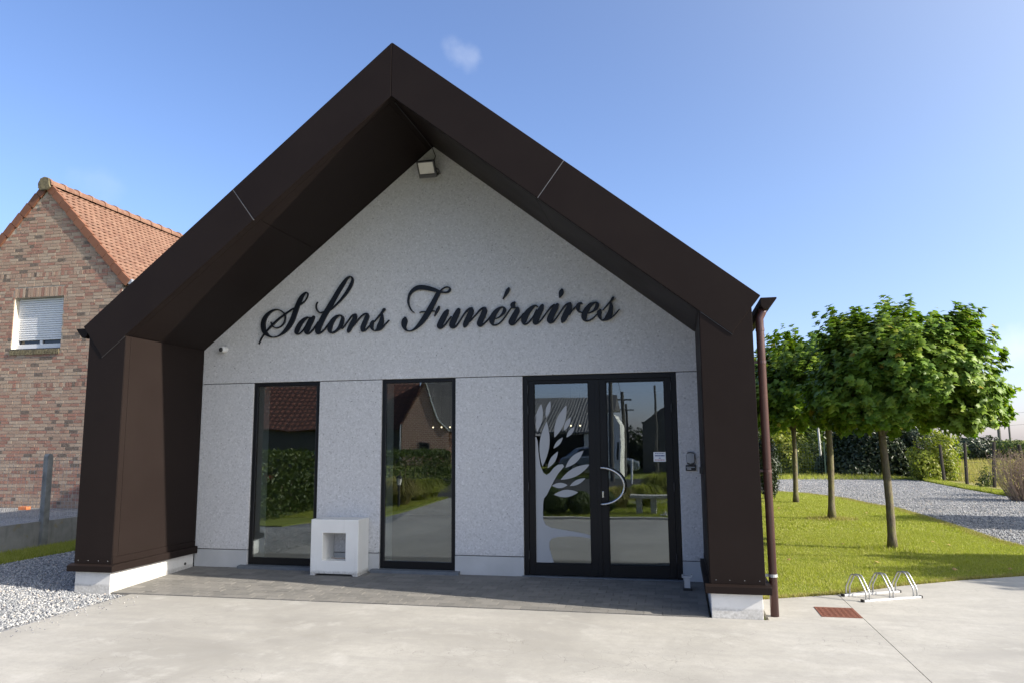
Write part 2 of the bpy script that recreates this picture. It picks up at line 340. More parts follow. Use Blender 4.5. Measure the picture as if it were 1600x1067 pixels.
RENDERW = plain('white_render', (.70, .69, .66), .85, 0, .06, 3)
CARDARK = plain('black_car_paint', (.02, .021, .024), .2, .2, .1, 2)
CARBLUE = plain('silver_blue_car_paint', (.30, .34, .40), .22, .5, .05, 2)
CARGLASS = plain('car_glass', (.012, .014, .016), .06, 0, .1, 2)
TYRE = plain('tyre_rubber', (.018, .018, .018), .8, 0, .2, 20)
PAPER = plain('white_paper', (.78, .79, .80), .7, 0, .02, 10)
INKB = plain('blue_ink', (.06, .09, .25), .7)
INKR = plain('red_ink', (.42, .06, .06), .7)
POLE = plain('weathered_pole', (.085, .082, .078), .85, 0, .25, 10)
FROST = plain('frosted_film', (.36, .37, .385), .7, 0, .03, 5, 0, .2)
FLOWER = plain('white_petal', (.75, .72, .74), .6)
LIME = plain('pale_limestone', (.50, .48, .43), .85, 0, .12, 8, .003)
ASPHALT = plain('asphalt', (.055, .055, .056), .9, 0, .2, 30, .006, .2)
def m_glass():
    t = NT('window_glass'); g = t.node('ShaderNodeBsdfGlossy'); g.inputs['Roughness'].default_value = 0.0; g.inputs[0].default_value = (.84, .92, 1, 1)
    tr = t.node('ShaderNodeBsdfTransparent'); tr.inputs[0].default_value = (.84, .87, .85, 1)
    fr = t.node('ShaderNodeFresnel'); fr.inputs['IOR'].default_value = 1.55
    f = t.math('MINIMUM', t.math('ADD', t.math('MULTIPLY', fr.outputs[0], 1.1), GLASS_R), 1.0)
    b = t.node('ShaderNodeBump'); t.l.new(t.noise(.9, 2), b.inputs['Height']); b.inputs['Distance'].default_value = .012; b.inputs['Strength'].default_value = .11; t.l.new(b.outputs[0], g.inputs['Normal'])
    ms = t.node('ShaderNodeMixShader'); t.l.new(f, ms.inputs[0]); t.l.new(tr.outputs[0], ms.inputs[1]); t.l.new(g.outputs[0], ms.inputs[2]); t.l.new(ms.outputs[0], t.out.inputs[0]); return t.m
GLASS_R = 0.065
GLASS = m_glass()
def m_emit(name, col, st):
    t = NT(name); e = t.node('ShaderNodeEmission'); e.inputs[0].default_value = (*col, 1); e.inputs[1].default_value = st; t.l.new(e.outputs[0], t.out.inputs[0]); return t.m
SPOTM = m_emit('lit_spot', (1, .82, .55), 1.6)
LETTERS = [
('S',[[(-2.3626,3.3435,0.0077),(-2.3469,3.3045,0.0107),(-2.3165,3.2689,0.0138),(-2.2661,3.2539,0.0138),(-2.2088,3.2722,0.0153),(-2.161,3.3198,0.0168),(-2.1428,3.3877,0.0184),(-2.1531,3.4417,0.0169),(-2.1918,3.4817,0.0138),(-2.2426,3.5085,0.0123),(-2.301,3.5135,0.0154),(-2.3667,3.4895,0.0308),(-2.4315,3.4385,0.0501),(-2.4706,3.371,0.0631),(-2.4817,3.2947,0.0653),(-2.4646,3.225,0.0613),(-2.425,3.1738,0.0459),(-2.3696,3.1396,0.0229),(-2.3027,3.1288,0.0122),(-2.237,3.1415,0.0168),(-2.1723,3.1794,0.0342),(-2.1165,3.2304,0.0571),(-2.0693,3.2932,0.067),(-2.0308,3.3677,0.0686),(-1.997,3.4577,0.0687),(-1.9669,3.5404,0.0658),(-1.9327,3.6229,0.0613),(-1.8939,3.6899,0.0445),(-1.8542,3.7301,0.0215),(-1.8257,3.734,0.0123),(-1.8101,3.7087,0.0123),(-1.8194,3.6671,0.0122),(-1.8506,3.619,0.0122),(-1.8905,3.5865,0.0153),(-1.9268,3.5676,0.0153)],[(-2.5364,3.0404,0.0092),(-2.5056,3.1042,0.0122),(-2.4705,3.164,0.0138),(-2.4147,3.2269,0.0184),(-2.3344,3.304,0.026),(-2.2379,3.3841,0.0245),(-2.1489,3.4415,0.0214),(-2.0763,3.488,0.0199),(-2.0197,3.5199,0.0138)]]),
('a',[[(-1.7809,3.3775,0.013),(-1.8109,3.3834,0.0204),(-1.8646,3.3486,0.0464),(-1.9176,3.2905,0.0612),(-1.9553,3.2226,0.0649),(-1.9639,3.1812,0.0556),(-1.9482,3.1593,0.0278),(-1.9183,3.161,0.0185),(-1.8747,3.2009,0.0148),(-1.8365,3.2502,0.013),(-1.7895,3.3362,0.013),(-1.7611,3.3813,0.0148)],[(-1.7116,3.3866,0.0371),(-1.7352,3.3478,0.0574),(-1.768,3.2844,0.061),(-1.8008,3.2211,0.0665),(-1.8145,3.1847,0.0646),(-1.8067,3.1567,0.0258),(-1.774,3.1601,0.0184),(-1.7305,3.1952,0.0166),(-1.6829,3.2579,0.0148),(-1.645,3.3117,0.0129)]]),
('l',[[(-1.6584,3.5948,0.0074),(-1.677,3.5538,0.013),(-1.6723,3.4979,0.0167),(-1.6443,3.4549,0.0185),(-1.6043,3.4411,0.0185),(-1.5602,3.4512,0.0167)],[(-1.4816,3.4615,0.0129),(-1.4334,3.4963,0.0185),(-1.3567,3.5619,0.0222),(-1.2803,3.6414,0.0314),(-1.214,3.7259,0.0407),(-1.1624,3.8158,0.0426),(-1.1444,3.8797,0.0297),(-1.1599,3.9176,0.0186),(-1.1894,3.9267,0.0149),(-1.228,3.9028,0.0316),(-1.2755,3.8403,0.0502),(-1.3323,3.7597,0.0575),(-1.3982,3.6518,0.0612),(-1.4642,3.5439,0.0666),(-1.5301,3.436,0.0721),(-1.5865,3.3369,0.0738),(-1.6329,3.2374,0.0755),(-1.6462,3.1874,0.0718),(-1.6403,3.155,0.0331),(-1.6011,3.1626,0.0221),(-1.5529,3.1975,0.0165),(-1.5054,3.2553,0.0147),(-1.4817,3.2865,0.0129)]]),
('o',[[(-1.3083,3.3894,0.0202),(-1.3424,3.389,0.0239),(-1.3906,3.3608,0.046),(-1.438,3.3031,0.0625),(-1.4655,3.2307,0.0661),(-1.4642,3.1848,0.0532),(-1.439,3.1564,0.0256),(-1.4049,3.1596,0.0238),(-1.3568,3.1898,0.0329),(-1.3141,3.2338,0.0476),(-1.2894,3.2969,0.0531),(-1.2781,3.3514,0.0367),(-1.2985,3.3871,0.0202)],[(-1.3136,3.2155,0.0146),(-1.2814,3.2097,0.0165),(-1.251,3.2404,0.0146),(-1.204,3.3025,0.0146)]]),
('n',[[(-1.2889,3.2095,0.01),(-1.2784,3.2131,0.012),(-1.2422,3.2515,0.012),(-1.1909,3.3192,0.012),(-1.1498,3.3723,0.014),(-1.1159,3.3933,0.015)],[(-1.0921,3.3933,0.03),(-1.0957,3.365,0.0558),(-1.1115,3.3159,0.0588),(-1.1394,3.2672,0.0617),(-1.1672,3.2136,0.0607),(-1.1873,3.1697,0.0477),(-1.1934,3.156,0.0249)],[(-1.1253,3.2269,0.0119),(-1.0842,3.2749,0.0129),(-1.0278,3.3422,0.0149),(-0.9814,3.3825,0.0179),(-0.9449,3.3973,0.0179),(-0.9186,3.3921,0.0249)],[(-0.9143,3.388,0.0298),(-0.919,3.3574,0.0576),(-0.9429,3.2988,0.0615),(-0.9705,3.2355,0.0634),(-0.9826,3.1914,0.0604),(-0.982,3.1627,0.0277),(-0.9507,3.1664,0.0188),(-0.9147,3.1937,0.0168),(-0.8737,3.2365,0.0129)]]),
('s',[[(-0.8279,3.293,0.0228),(-0.8456,3.265,0.0495),(-0.8527,3.2258,0.0494),(-0.8441,3.1884,0.0326),(-0.8202,3.1628,0.0168),(-0.789,3.1615,0.0197),(-0.7608,3.1801,0.0473),(-0.7381,3.2162,0.072),(-0.7181,3.2598,0.07),(-0.7074,3.3038,0.0573),(-0.7052,3.3531,0.0386),(-0.7126,3.3955,0.0228)],[(-0.8121,3.2834,0.0129),(-0.7713,3.3312,0.0149),(-0.7305,3.3789,0.0168),(-0.6999,3.4122,0.0248),(-0.677,3.4409,0.0386),(-0.6669,3.4528,0.0258),(-0.6633,3.4591,0.0099)],[(-0.7942,3.1603,0.0197),(-0.7425,3.172,0.0325),(-0.7014,3.195,0.0286),(-0.6607,3.2328,0.0168),(-0.6251,3.2707,0.0138),(-0.5971,3.2966,0.0108)]]),
('F',[[(-0.2457,3.3827,0.0074),(-0.2804,3.41,0.0133),(-0.3116,3.463,0.0192),(-0.3293,3.5303,0.0222),(-0.3246,3.5893,0.0252),(-0.3022,3.6474,0.0356),(-0.2605,3.6898,0.0474),(-0.1994,3.7178,0.0593),(-0.1307,3.7202,0.0636),(-0.0619,3.7077,0.0606),(-0.001,3.6898,0.056),(0.0522,3.6739,0.0471),(0.0976,3.6568,0.0353),(0.143,3.6413,0.0235),(0.1958,3.635,0.0191),(0.2333,3.6426,0.0249),(0.2557,3.6671,0.0264),(0.2519,3.693,0.0191),(0.2255,3.7076,0.0132),(0.1879,3.7051,0.0118),(0.1503,3.685,0.0118),(0.1203,3.6593,0.0147),(0.0993,3.631,0.0294)],[(0.1015,3.6456,0.0514),(0.0791,3.6063,0.0587),(0.038,3.5275,0.0645),(-0.0143,3.4347,0.0703),(-0.0591,3.3561,0.0731),(-0.104,3.2922,0.0702),(-0.1565,3.2286,0.0555),(-0.2092,3.1796,0.0351),(-0.2546,3.1485,0.019),(-0.3002,3.1357,0.0132),(-0.3461,3.1448,0.0249),(-0.3771,3.179,0.044),(-0.3854,3.2233,0.0719),(-0.3783,3.2745,0.0779),(-0.3726,3.3036,0.0559),(-0.3712,3.3198,0.0221)],[(-0.1694,3.3771,0.0088),(-0.1352,3.3873,0.0132),(-0.0745,3.3861,0.0132),(-0.0139,3.387,0.0132),(0.039,3.392,0.0132)],[(0.1064,3.4474,0.0175),(0.0953,3.4223,0.0351),(0.0729,3.3832,0.0321),(0.0544,3.3438,0.019),(0.041,3.3189,0.0058)]]),
('u',[[(0.223,3.3889,0.0362),(0.2012,3.3543,0.0673),(0.1615,3.2881,0.0749),(0.1219,3.2122,0.0748),(0.1121,3.1784,0.0671),(0.1189,3.1575,0.0297),(0.1522,3.1678,0.0206),(0.1919,3.2029,0.0168),(0.2381,3.2623,0.0155),(0.2712,3.306,0.0155)],[(0.3782,3.3949,0.0426),(0.3604,3.3569,0.0677),(0.3243,3.2844,0.0747),(0.2914,3.2149,0.0746),(0.2849,3.1779,0.0668),(0.2916,3.1571,0.0295),(0.3246,3.1634,0.0205),(0.3641,3.1991,0.0167),(0.4102,3.2678,0.0154),(0.4628,3.3427,0.0167),(0.5022,3.386,0.0206),(0.5384,3.4037,0.0244)]]),
('n',[[(0.5561,3.4016,0.0321),(0.5515,3.3677,0.0668),(0.522,3.2984,0.0731),(0.4859,3.2261,0.073),(0.4649,3.1809,0.0589),(0.4577,3.1632,0.0294)],[(0.5286,3.2244,0.0141),(0.5744,3.2737,0.0154),(0.6268,3.3291,0.0167),(0.6726,3.3783,0.0205),(0.7118,3.399,0.0243),(0.7365,3.3946,0.0295)],[(0.7391,3.3945,0.0359),(0.7345,3.3595,0.0678),(0.705,3.2905,0.0728),(0.6723,3.2248,0.0727),(0.6625,3.1894,0.0663),(0.6703,3.1623,0.0293),(0.7048,3.1788,0.0204),(0.7438,3.209,0.0166),(0.7959,3.2578,0.014)]]),
('e',[[(0.8791,3.2511,0.0089),(0.9146,3.2623,0.014),(0.9534,3.288,0.0216),(0.9858,3.3228,0.0356),(1.0021,3.3571,0.042),(0.9978,3.3859,0.0318),(0.9766,3.3996,0.0166),(0.9411,3.3917,0.028),(0.8957,3.3555,0.051),(0.8567,3.3062,0.0662),(0.8338,3.2498,0.0687),(0.8317,3.2054,0.0585),(0.8497,3.1709,0.0241),(0.8884,3.1694,0.0178),(0.9336,3.1916,0.0165),(0.9853,3.2402,0.0152),(1.0372,3.311,0.014),(1.0858,3.3787,0.0127)],[(0.7592,3.2211,0.014),(0.7982,3.2673,0.0153),(0.8308,3.3041,0.0166)],[(0.9805,3.5048,0.0089),(1.0033,3.542,0.0256),(1.0326,3.5918,0.0422),(1.0555,3.6322,0.041),(1.0639,3.6478,0.023)]]),
('r',[[(1.1377,3.4552,0.028),(1.115,3.4314,0.0559),(1.1072,3.4095,0.0559),(1.1019,3.3907,0.0292)],[(1.0923,3.3848,0.0152),(1.1403,3.3857,0.019),(1.1786,3.3757,0.0292)],[(1.1773,3.3745,0.0355),(1.1687,3.34,0.0658),(1.1395,3.2875,0.0721),(1.1039,3.2257,0.0746),(1.0876,3.1897,0.0682),(1.0951,3.1641,0.0265),(1.1322,3.1739,0.0202),(1.1708,3.2102,0.0164),(1.2222,3.2649,0.0152),(1.2544,3.3014,0.0177)]]),
('a',[[(1.4391,3.3878,0.0151),(1.4077,3.4,0.0215),(1.3566,3.3664,0.0492),(1.3053,3.3118,0.0681),(1.2665,3.2441,0.0743),(1.2565,3.194,0.0617),(1.267,3.1634,0.0264),(1.3039,3.1713,0.0201),(1.3486,3.2154,0.0176),(1.3871,3.2641,0.0151),(1.426,3.3443,0.0139)],[(1.5054,3.3961,0.0403),(1.4893,3.3634,0.0654),(1.4537,3.2926,0.0716),(1.4182,3.2187,0.0728),(1.4051,3.1828,0.0652),(1.4156,3.161,0.0263),(1.4491,3.1747,0.0201),(1.4937,3.2155,0.0163),(1.5576,3.3006,0.0151),(1.6151,3.3734,0.0163),(1.653,3.3955,0.0213)]]),
('i',[[(1.5257,3.2542,0.0121),(1.5705,3.3181,0.0143),(1.6207,3.3763,0.0187),(1.6594,3.3976,0.0209)],[(1.7021,3.3989,0.0395),(1.6808,3.3653,0.068),(1.6443,3.3039,0.0756),(1.6077,3.2342,0.0777),(1.5962,3.192,0.0667),(1.6079,3.1674,0.0262),(1.6452,3.1806,0.0208),(1.6841,3.2255,0.0164),(1.7342,3.2944,0.0164),(1.7788,3.3581,0.0175),(1.8231,3.3999,0.0208),(1.8503,3.4062,0.0252)],[(1.7636,3.588,0.0352),(1.7578,3.569,0.0572),(1.7491,3.5408,0.0594),(1.7405,3.5137,0.0401),(1.7291,3.4856,0.0099)]]),
('r',[[(1.8677,3.4043,0.035),(1.8578,3.3681,0.0677),(1.8324,3.3119,0.0753),(1.7987,3.2478,0.0752),(1.7718,3.1966,0.0653),(1.7594,3.1721,0.0305)],[(1.8532,3.2618,0.0142),(1.8975,3.3199,0.0174),(1.9416,3.3615,0.0196),(1.98,3.3941,0.0251),(2.0072,3.4043,0.0251),(2.0205,3.3961,0.0142)],[(1.9855,3.4004,0.0305),(1.9715,3.3754,0.0534),(1.9654,3.3386,0.0479),(1.9729,3.3056,0.0315),(1.994,3.2856,0.0152),(2.0209,3.2817,0.0119)]]),
('e',[[(2.0943,3.2685,0.0098),(2.1401,3.2811,0.0163),(2.1781,3.3092,0.0303),(2.2056,3.3459,0.0466),(2.2118,3.3836,0.0466),(2.1962,3.4034,0.0195),(2.1694,3.3981,0.0239),(2.1261,3.3768,0.0478),(2.082,3.3244,0.064),(2.0513,3.266,0.0716),(2.0421,3.2121,0.0661),(2.0559,3.1774,0.0271),(2.0949,3.173,0.0173),(2.1381,3.1891,0.0151),(2.1816,3.2251,0.0141),(2.2089,3.2536,0.0119)],[(1.9846,3.2962,0.0131),(2.014,3.284,0.0109)]]),
('s',[[(2.2554,3.3046,0.0249),(2.2415,3.2793,0.0583),(2.2354,3.2471,0.0529),(2.245,3.2034,0.0313),(2.2656,3.174,0.0162),(2.2975,3.1753,0.0269),(2.3352,3.1996,0.0635),(2.3655,3.2468,0.0667),(2.3831,3.2945,0.056),(2.388,3.3429,0.0453),(2.3848,3.3863,0.0292),(2.3801,3.4082,0.0195)],[(2.2818,3.298,0.0097),(2.3172,3.3354,0.0141),(2.3555,3.3796,0.0162),(2.3882,3.416,0.0205),(2.4101,3.442,0.0346),(2.4211,3.4593,0.026),(2.4266,3.4666,0.0097)],[(2.2921,3.1734,0.0194),(2.3374,3.1833,0.0269),(2.3829,3.2013,0.0258),(2.4204,3.2239,0.0151),(2.4584,3.2642,0.0129),(2.4937,3.3057,0.0075)]])
]
DECAL_TRUNK = [(1.3552,1.7182),(1.3911,1.7179),(1.406,1.6645),(1.4193,1.4827),(1.4409,1.347),(1.4784,1.2644),(1.5167,1.242),(1.5555,1.2645),(1.6102,1.3319),(1.6645,1.3693),(1.7258,1.3738),(1.7406,1.3469),(1.7095,1.3095),(1.6627,1.2572),(1.6078,1.1675),(1.5683,1.0928),(1.5132,0.9883),(1.4797,0.9514),(1.4683,0.8993),(1.4638,0.7956),(1.4655,0.6922),(1.4952,0.6264),(1.5709,0.588),(1.6919,0.571),(1.8272,0.5514),(1.9467,0.5317),(2.0623,0.5063),(2.0674,0.4659),(1.9457,0.4838),(1.796,0.4897),(1.645,0.4781),(1.5689,0.4562),(1.541,0.4147),(1.54,0.3417),(1.566,0.255),(1.5949,0.1687),(1.3564,0.1523)]
DECAL_LEAVES = [((1.3997,1.7863),(1.4587,2.1376),0.0939),((1.5188,1.9604),(1.5763,2.1738),0.0564),((1.6236,1.7083),(1.7844,2.1165),0.1096),((1.7482,1.7979),(1.8356,1.9635),0.0564),((1.7774,1.71),(1.8839,1.8418),0.0532),((1.4641,1.347),(1.5259,1.9145),0.1284),((1.6108,1.5724),(1.7314,1.7104),0.0501),((1.5301,1.3244),(1.6671,1.5345),0.0657),((1.7587,1.3319),(1.9906,1.5435),0.0877),((1.6952,1.1827),(2.0671,1.3735),0.1033),((1.8095,1.106),(2.0078,1.2015),0.0564),((1.5839,1.1078),(1.7824,1.1162),0.0657),((1.6052,0.9964),(1.9139,1.0282),0.0908),((1.3643,1.8325),(1.3884,2.0159),0.0235)]
# ================================================================ ground
def sheet(name, poly, z0, z1, mat, label, kind='structure', parent=None):
    o = MB().xy(poly, z0, z1).build(name, mat, parent); return tag(o, label, kind=kind) if not parent else o
sheet('ground', [(-700, -700), (700, -700), (700, 700), (-700, 700)], -.4, -.125, SOIL, 'grassy ground reaching to the horizon')
GZ = -.06
FRONT = [(4.0, -.62), (4.17, -.51), (4.83, -.18), (5.64, .46), (6.5, 1.0), (7.35, 1.44), (9.3, 2.5), (14, 5.0)]
# concrete forecourt: two cast slabs with a cut joint between them
yard = MB().xy([(-3.12, -1.577), (-3.10, -2.6), (-3.02, -4.6), (-3.0, -6.4), (-3.55, -9.0), (-3.85, -13.2), (4.843, -13.2), (4.846, -3.3), (4.838, -.19), (4.17, -.512), (4.0, -.6), (3.95, -.6), (3.95, -1.577)], -.24, GZ).build('concrete_yard', CONCRETE, origin=(0, 0, 0))
tag(yard, 'pale power floated concrete yard in front of the building', kind='structure')
sl2 = MB().xy([(4.854, -3.3), (4.851, -13.2), (20, -13.2), (20, 7.8)] + FRONT[:2:-1] + [(4.846, -.175)], -.24, GZ - .001).build('concrete_slab', CONCRETE, yard)
MB().box(4.836, 4.856, -13.1, -.2, -.23, GZ - .012).build('joint_filler', DGREYM, yard)
tag(MB().box(-60, 60, -26.5, -13.4, -.25, -.09).build('road', ASPHALT), 'asphalt road mirrored in the glazing', kind='structure')
tag(MB().xy([(-7.0, -13.2), (-3.87, -13.2), (-3.57, -9), (-3.02, -6.42), (-3.04, -4.6), (-3.12, -2.6), (-3.14, -1.6), (-3.9, -1.2), (-3.9, 14), (-6.6, 14), (-6.6, -4.9), (-7.0, -5.2)], -.2, -.072).build('gravel_strip', GRAVEL), 'grey crushed gravel strip left of the building', kind='structure')
tag(MB().xy([(8.55, 4.3), (8.5, 5.2), (8.58, 7.8), (8.55, 11.35), (8.2, 12.8), (8.02, 14.5), (7.24, 16.6), (6.4, 17.5), (4.2, 18.0), (4.2, 24.4), (7.4, 25.6), (10.1, 29.6), (11.6, 29.2), (13.05, 25.0), (12.8, 19.8), (12.75, 14.8), (13.6, 9), (14, 4.95), (9.3, 2.52)][::-1], -.2, -.068).build('gravel_drive', GRAVEL), 'grey gravel drive curving behind the lawn', kind='structure')
lawn = tag(MB().xy([(3.95, -.6), (4.0, -.6), (4.17, -.5), (4.83, -.165), (5.63, .475), (6.5, 1.015), (7.35, 1.455), (9.28, 2.52), (8.53, 4.3), (8.48, 5.2), (8.56, 7.8), (8.53, 11.35), (8.18, 12.8), (8.0, 14.5), (7.22, 16.6), (6.38, 17.5), (4.2, 17.98), (3.95, 17.9)][::1], -.2, -.075).build('lawn', SOIL), 'green lawn on the right of the building', kind='structure')
tag(MB().box(-7.44, -6.6, -4.9, 14, -.2, -.06).build('grass_verge', SOIL), 'narrow grass verge below the low boundary wall', kind='structure')
tag(MB().box(-60, -7.58, -2.2, 45, -.3, .36).build('raised_yard', GRAVEL), 'raised gravel yard of the neighbouring brick house', kind='structure')
tag(MB().xy([(-.6, -13.2), (-.6, -7.56), (4.7, -7.75), (12, -8.3), (12, -13.2)][::-1], -.2, -.045).build('planting_bed', SOIL), 'lawn and planting bed facing the building, mirrored in the doors', kind='structure')
tag(MB().xy([(-12, -4.9), (-7.0, -5.25), (-5.0, -5.1), (-4.7, -6.2), (-3.6, -6.6), (-3.6, -9.0), (-3.9, -13.2), (-12, -13.2)][::1], -.2, -.05).build('hedge_lawn', SOIL), 'lawn in front of the hedge, mirrored in the windows', kind='structure')

# paved strip: pavers laid in running bond, falling gently to the yard
pav = tag(MB().yz([(-1.575, -.2), (0.0, -.2), (0.0, -.012), (-1.575, -.069)], -3.40, 3.40).build('paved_strip', plain('jointing_sand', (.16, .15, .135), .95, 0, .2, 60), None), 'strip of grey concrete pavers under the portal', kind='structure')
PW, PD = .181, .1195
pm = MB(); h, wx, wy, c = .05, PW / 2 - .0016, PD / 2 - .0016, .0014
pm.add([(-wx, -wy, -h), (wx, -wy, -h), (wx, wy, -h), (-wx, wy, -h), (-wx, -wy, -c), (wx, -wy, -c), (wx, wy, -c), (-wx, wy, -c), (-wx + c, -wy + c, 0), (wx - c, -wy + c, 0), (wx - c, wy - c, 0), (-wx + c, wy - c, 0)],
       [(0, 1, 5, 4), (1, 2, 6, 5), (2, 3, 7, 6), (3, 0, 4, 7), (4, 5, 9, 8), (5, 6, 10, 9), (6, 7, 11, 10), (7, 4, 8, 11), (8, 9, 10, 11)])
pme = pm.mesh('paver', PAVER); hme = MB().add([(x * .5, y, z) for x, y, z in pm.v], pm.f).mesh('half_paver', PAVER)
back = MB(); nrow = 13
for r in range(nrow):
    y = -1.563 + PD * (r + .5); z = .001 + y * .0345
    xs = []; x = -3.398
    if r % 2: xs.append((x + PW / 4, hme)); x += PW / 2
    while x + PW < 3.40: xs.append((x + PW / 2, pme)); x += PW
    if 3.40 - x > PW * .45: xs.append((x + PW / 4, hme))
    for x, me in xs:
        zz = z + rnd.uniform(-.0018, .0018); rot = Matrix.Rotation(.0345 + rnd.uniform(-.003, .003), 4, 'X') @ Matrix.Rotation(rnd.uniform(-.0025, .0025), 4, 'Y') @ Matrix.Rotation(rnd.uniform(-.006, .006), 4, 'Z')
        if r < 7:
            o = obj('paver', me, pav, (x, y, zz)); o.rotation_euler = rot.to_euler()
        else:
            sx = .5 if me is hme else 1
            back.add([Vector((x, y, zz)) + rot @ Vector((a * sx, b, d)) for a, b, d in pm.v], pm.f)
tag(back.build('pavers', PAVER, pav), kind='stuff')

# ================================================================ funeral parlour building
Wi, D, HE, HA = 3.414, 1.565, 2.981, 5.70
so = (6.373 - 3.111) / 4.025; si = (HA - HE) / Wi
B = thing('gabled_building', (0, 0, 0), 'grey gabled building with a dark brown metal portal frame around its front', 'building')
fx = lambda x, s: (s * x)
def band(x0, x1, y0, y1, s, cut_end=False):
    o = lambda x: 6.373 - so * x; i = lambda x: HA - si * x
    k = .30   # joints run square to the slope
    p = [(x0 + (k if x0 > .1 else 0), o(x0 + (k if x0 > .1 else 0)))]
    p += [(4.025, 3.111), (3.745, 2.752)] if cut_end else [(x1 + k, o(x1 + k))]
    if not cut_end: p += [(x1 - .005, i(x1 - .005))]
    else: p += [(3.735, i(3.735))]
    p += [(x0, i(x0))]
    return [(s * a, b) for a, b in (p if s < 0 else p)]
for s in (-1, 1):
    q = 1.735
    MB().xz(band(.003, q - .003, 0, 0, s), -D - .008, -D + .05).build('fascia_panel', BROWN, B, bevel=.004)
    MB().xz(band(q + .003, 0, 0, 0, s, True), -D - .008, -D + .05).build('fascia_panel', BROWN, B, bevel=.004)
    o_ = lambda x: 6.373 - so * x; i_ = lambda x: HA - si * x; k = .30
    MB().xz([(s * (q - .0028), i_(q - .0028)), (s * (q + .0028), i_(q + .0028)), (s * (q + k + .0028), o_(q + k + .0028)), (s * (q + k - .0028), o_(q + k - .0028))], -D - .0065, -D + .04).build('joint_seal', SEAL, B)
    e0, e1 = (3.735, i_(3.735)), (3.36, i_(3.36))
    MB().xz([(s * e0[0], e0[1] - .006), (s * e0[0], e0[1] - .001), (s * (Wi + .01), i_(Wi + .01) - .001), (s * (Wi + .01), i_(Wi + .01) - .006)], -D - .0055, -D - .001).build('joint_seal', DGREYM, B)
    # solid portal behind the panels: rafter and pillar
    MB().xz([(s * a, b) for a, b in [(0, 6.36), (4.0, 3.12), (3.93, 3.03), (3.415, HE), (0, HA + .004)]], -D + .051, -.02).build('portal_rafter', BROWN, B)
    xs = sorted((s * (Wi + .001), s * 3.934))
    MB().box(xs[0], xs[1], -D, -.02, .262, 3.02).build('portal_pillar', BROWN, B, bevel=.003)
    # lining of the inside of the portal
    a, b_ = sorted((s * (Wi - .005), s * (Wi + .0015)))
    MB().box(a, b_, -D + .005, -D + .085, .345, HE - .015).build('corner_trim', BROWN, B, bevel=.0015)
    MB().box(a, b_, -D + .0895, -.012, .345, HE - .015).build('lining_panel', BROWN, B, bevel=.0015)
    a2, b2 = sorted((s * (Wi - .010), s * (Wi + .0015)))
    MB().box(a2, b2, -D + .004, -.012, .264, .3405).build('base_trim', BROWN, B, bevel=.003)
    n = Vector((s * si, 0, 1)).normalized()
    def sof(x0, x1, y0, y1, name, t=.005):
        P = [(s * x0, HA - si * x0 + .001), (s * x1, HA - si * x1 + .001), (s * x1 - n.x * t, HA - si * x1 - n.z * t), (s * x0 - n.x * t * (0 if x0 < .1 else 1), HA - si * x0 - n.z * t)]
        MB().xz(P, y0, y1).build(name, BROWN, B)
    sof(.06, 1.70, -D + .0895, -.012, 'soffit_panel'); sof(1.705, 3.40, -D + .0895, -.012, 'soffit_panel'); sof(.06, 3.40, -D + .005, -D + .085, 'soffit_trim')
    # weathering cap and plinth
    c0, c1 = sorted((s * (Wi - .052), s * 3.985))
    MB().yz([(-D - .055, .178), (-.012, .178), (-.012, .272), (-D + .0, .262), (-D - .055, .246)], c0, c1).build('base_cap', BROWN, B, bevel=.003)
    p0, p1 = sorted((s * (Wi + .002), s * 3.90))
    MB().box(p0, p1, -D - .006, -D + .16, -.30, .176).build('portal_plinth', PLINTH, B, bevel=.004)
    MB().box(p0, p1, -D + .164, -.02, -.30, .176).build('portal_plinth', PLINTH, B, bevel=.004)
    # rivets along the pillar foot
    for rx in (3.47, 3.60, 3.74, 3.88):
        MB().tube([(s * rx, -D - .003, .30), (s * rx, -D + .004, .30)], .0035, 6).build('rivet', GREYP, B)
    MB().tube([(s * (Wi - .008), -.20, .06), (s * (Wi + .02), -.20, .06)], .018, 10).build('plinth_drain', BLACKP, B)
# ridge flashing and the main body behind (mostly hidden from the front)
MB().xz([(-.09, 6.312), (0, 6.384), (.09, 6.312), (.09, 6.303), (0, 6.3735), (-.09, 6.303)], -D + .06, -.02).build('ridge_flashing', BROWN, B)
MB().xz([(-3.93, 0), (3.93, 0), (3.93, 2.9), (0, 5.88), (-3.93, 2.9)], 13.8, 14.0).build('rear_wall', BROWN, B)
for s in (-1, 1):
    a, b_ = sorted((s * 3.78, s * 3.92)); MB().box(a, b_, 0.0, 13.79, -.2, 2.93).build('side_wall', BROWN, B)
    MB().xz([(s * 0.0, 5.87), (s * 3.98, 2.88), (s * 3.98, 2.98), (0.0, 5.97)], -.018, 14.02).build('roof', BROWN, B)
    # eaves gutter and its end
    g = [(4.055, 2.985), (4.105, 2.985), (4.19, 3.085), (4.19, 3.10), (4.03, 3.10), (4.03, 3.02)]
    MB().xz([(s * a, b) for a, b in g], -1.50, 14.0).build('gutter', BROWN, B, bevel=.004)
dp = MB(); px_, py_ = 4.022, -1.40
dp.tube([(px_ + .035, py_, 2.995), (px_ + .03, py_, 2.96), (px_, py_, 2.90), (px_, py_, 2.80), (px_, py_, -.058)], .041, 16)
dpo = dp.build('downpipe', PIPE, B, smooth=False)
for p in dpo.data.polygons: p.use_smooth = len(p.vertices) == 4
for z in (2.45, 1.35, .33): MB().tube([(px_, py_, z - .014), (px_, py_, z + .014)], .0445, 16).box(px_ - .115, px_ - .03, py_ - .012, py_ + .012, z - .012, z + .012).build('pipe_bracket', PIPE if z > .4 else GREYP, dpo)
MB().tube([(px_, py_, 2.80), (px_, py_, 2.77)], .045, 16).build('pipe_socket', PIPE, dpo)

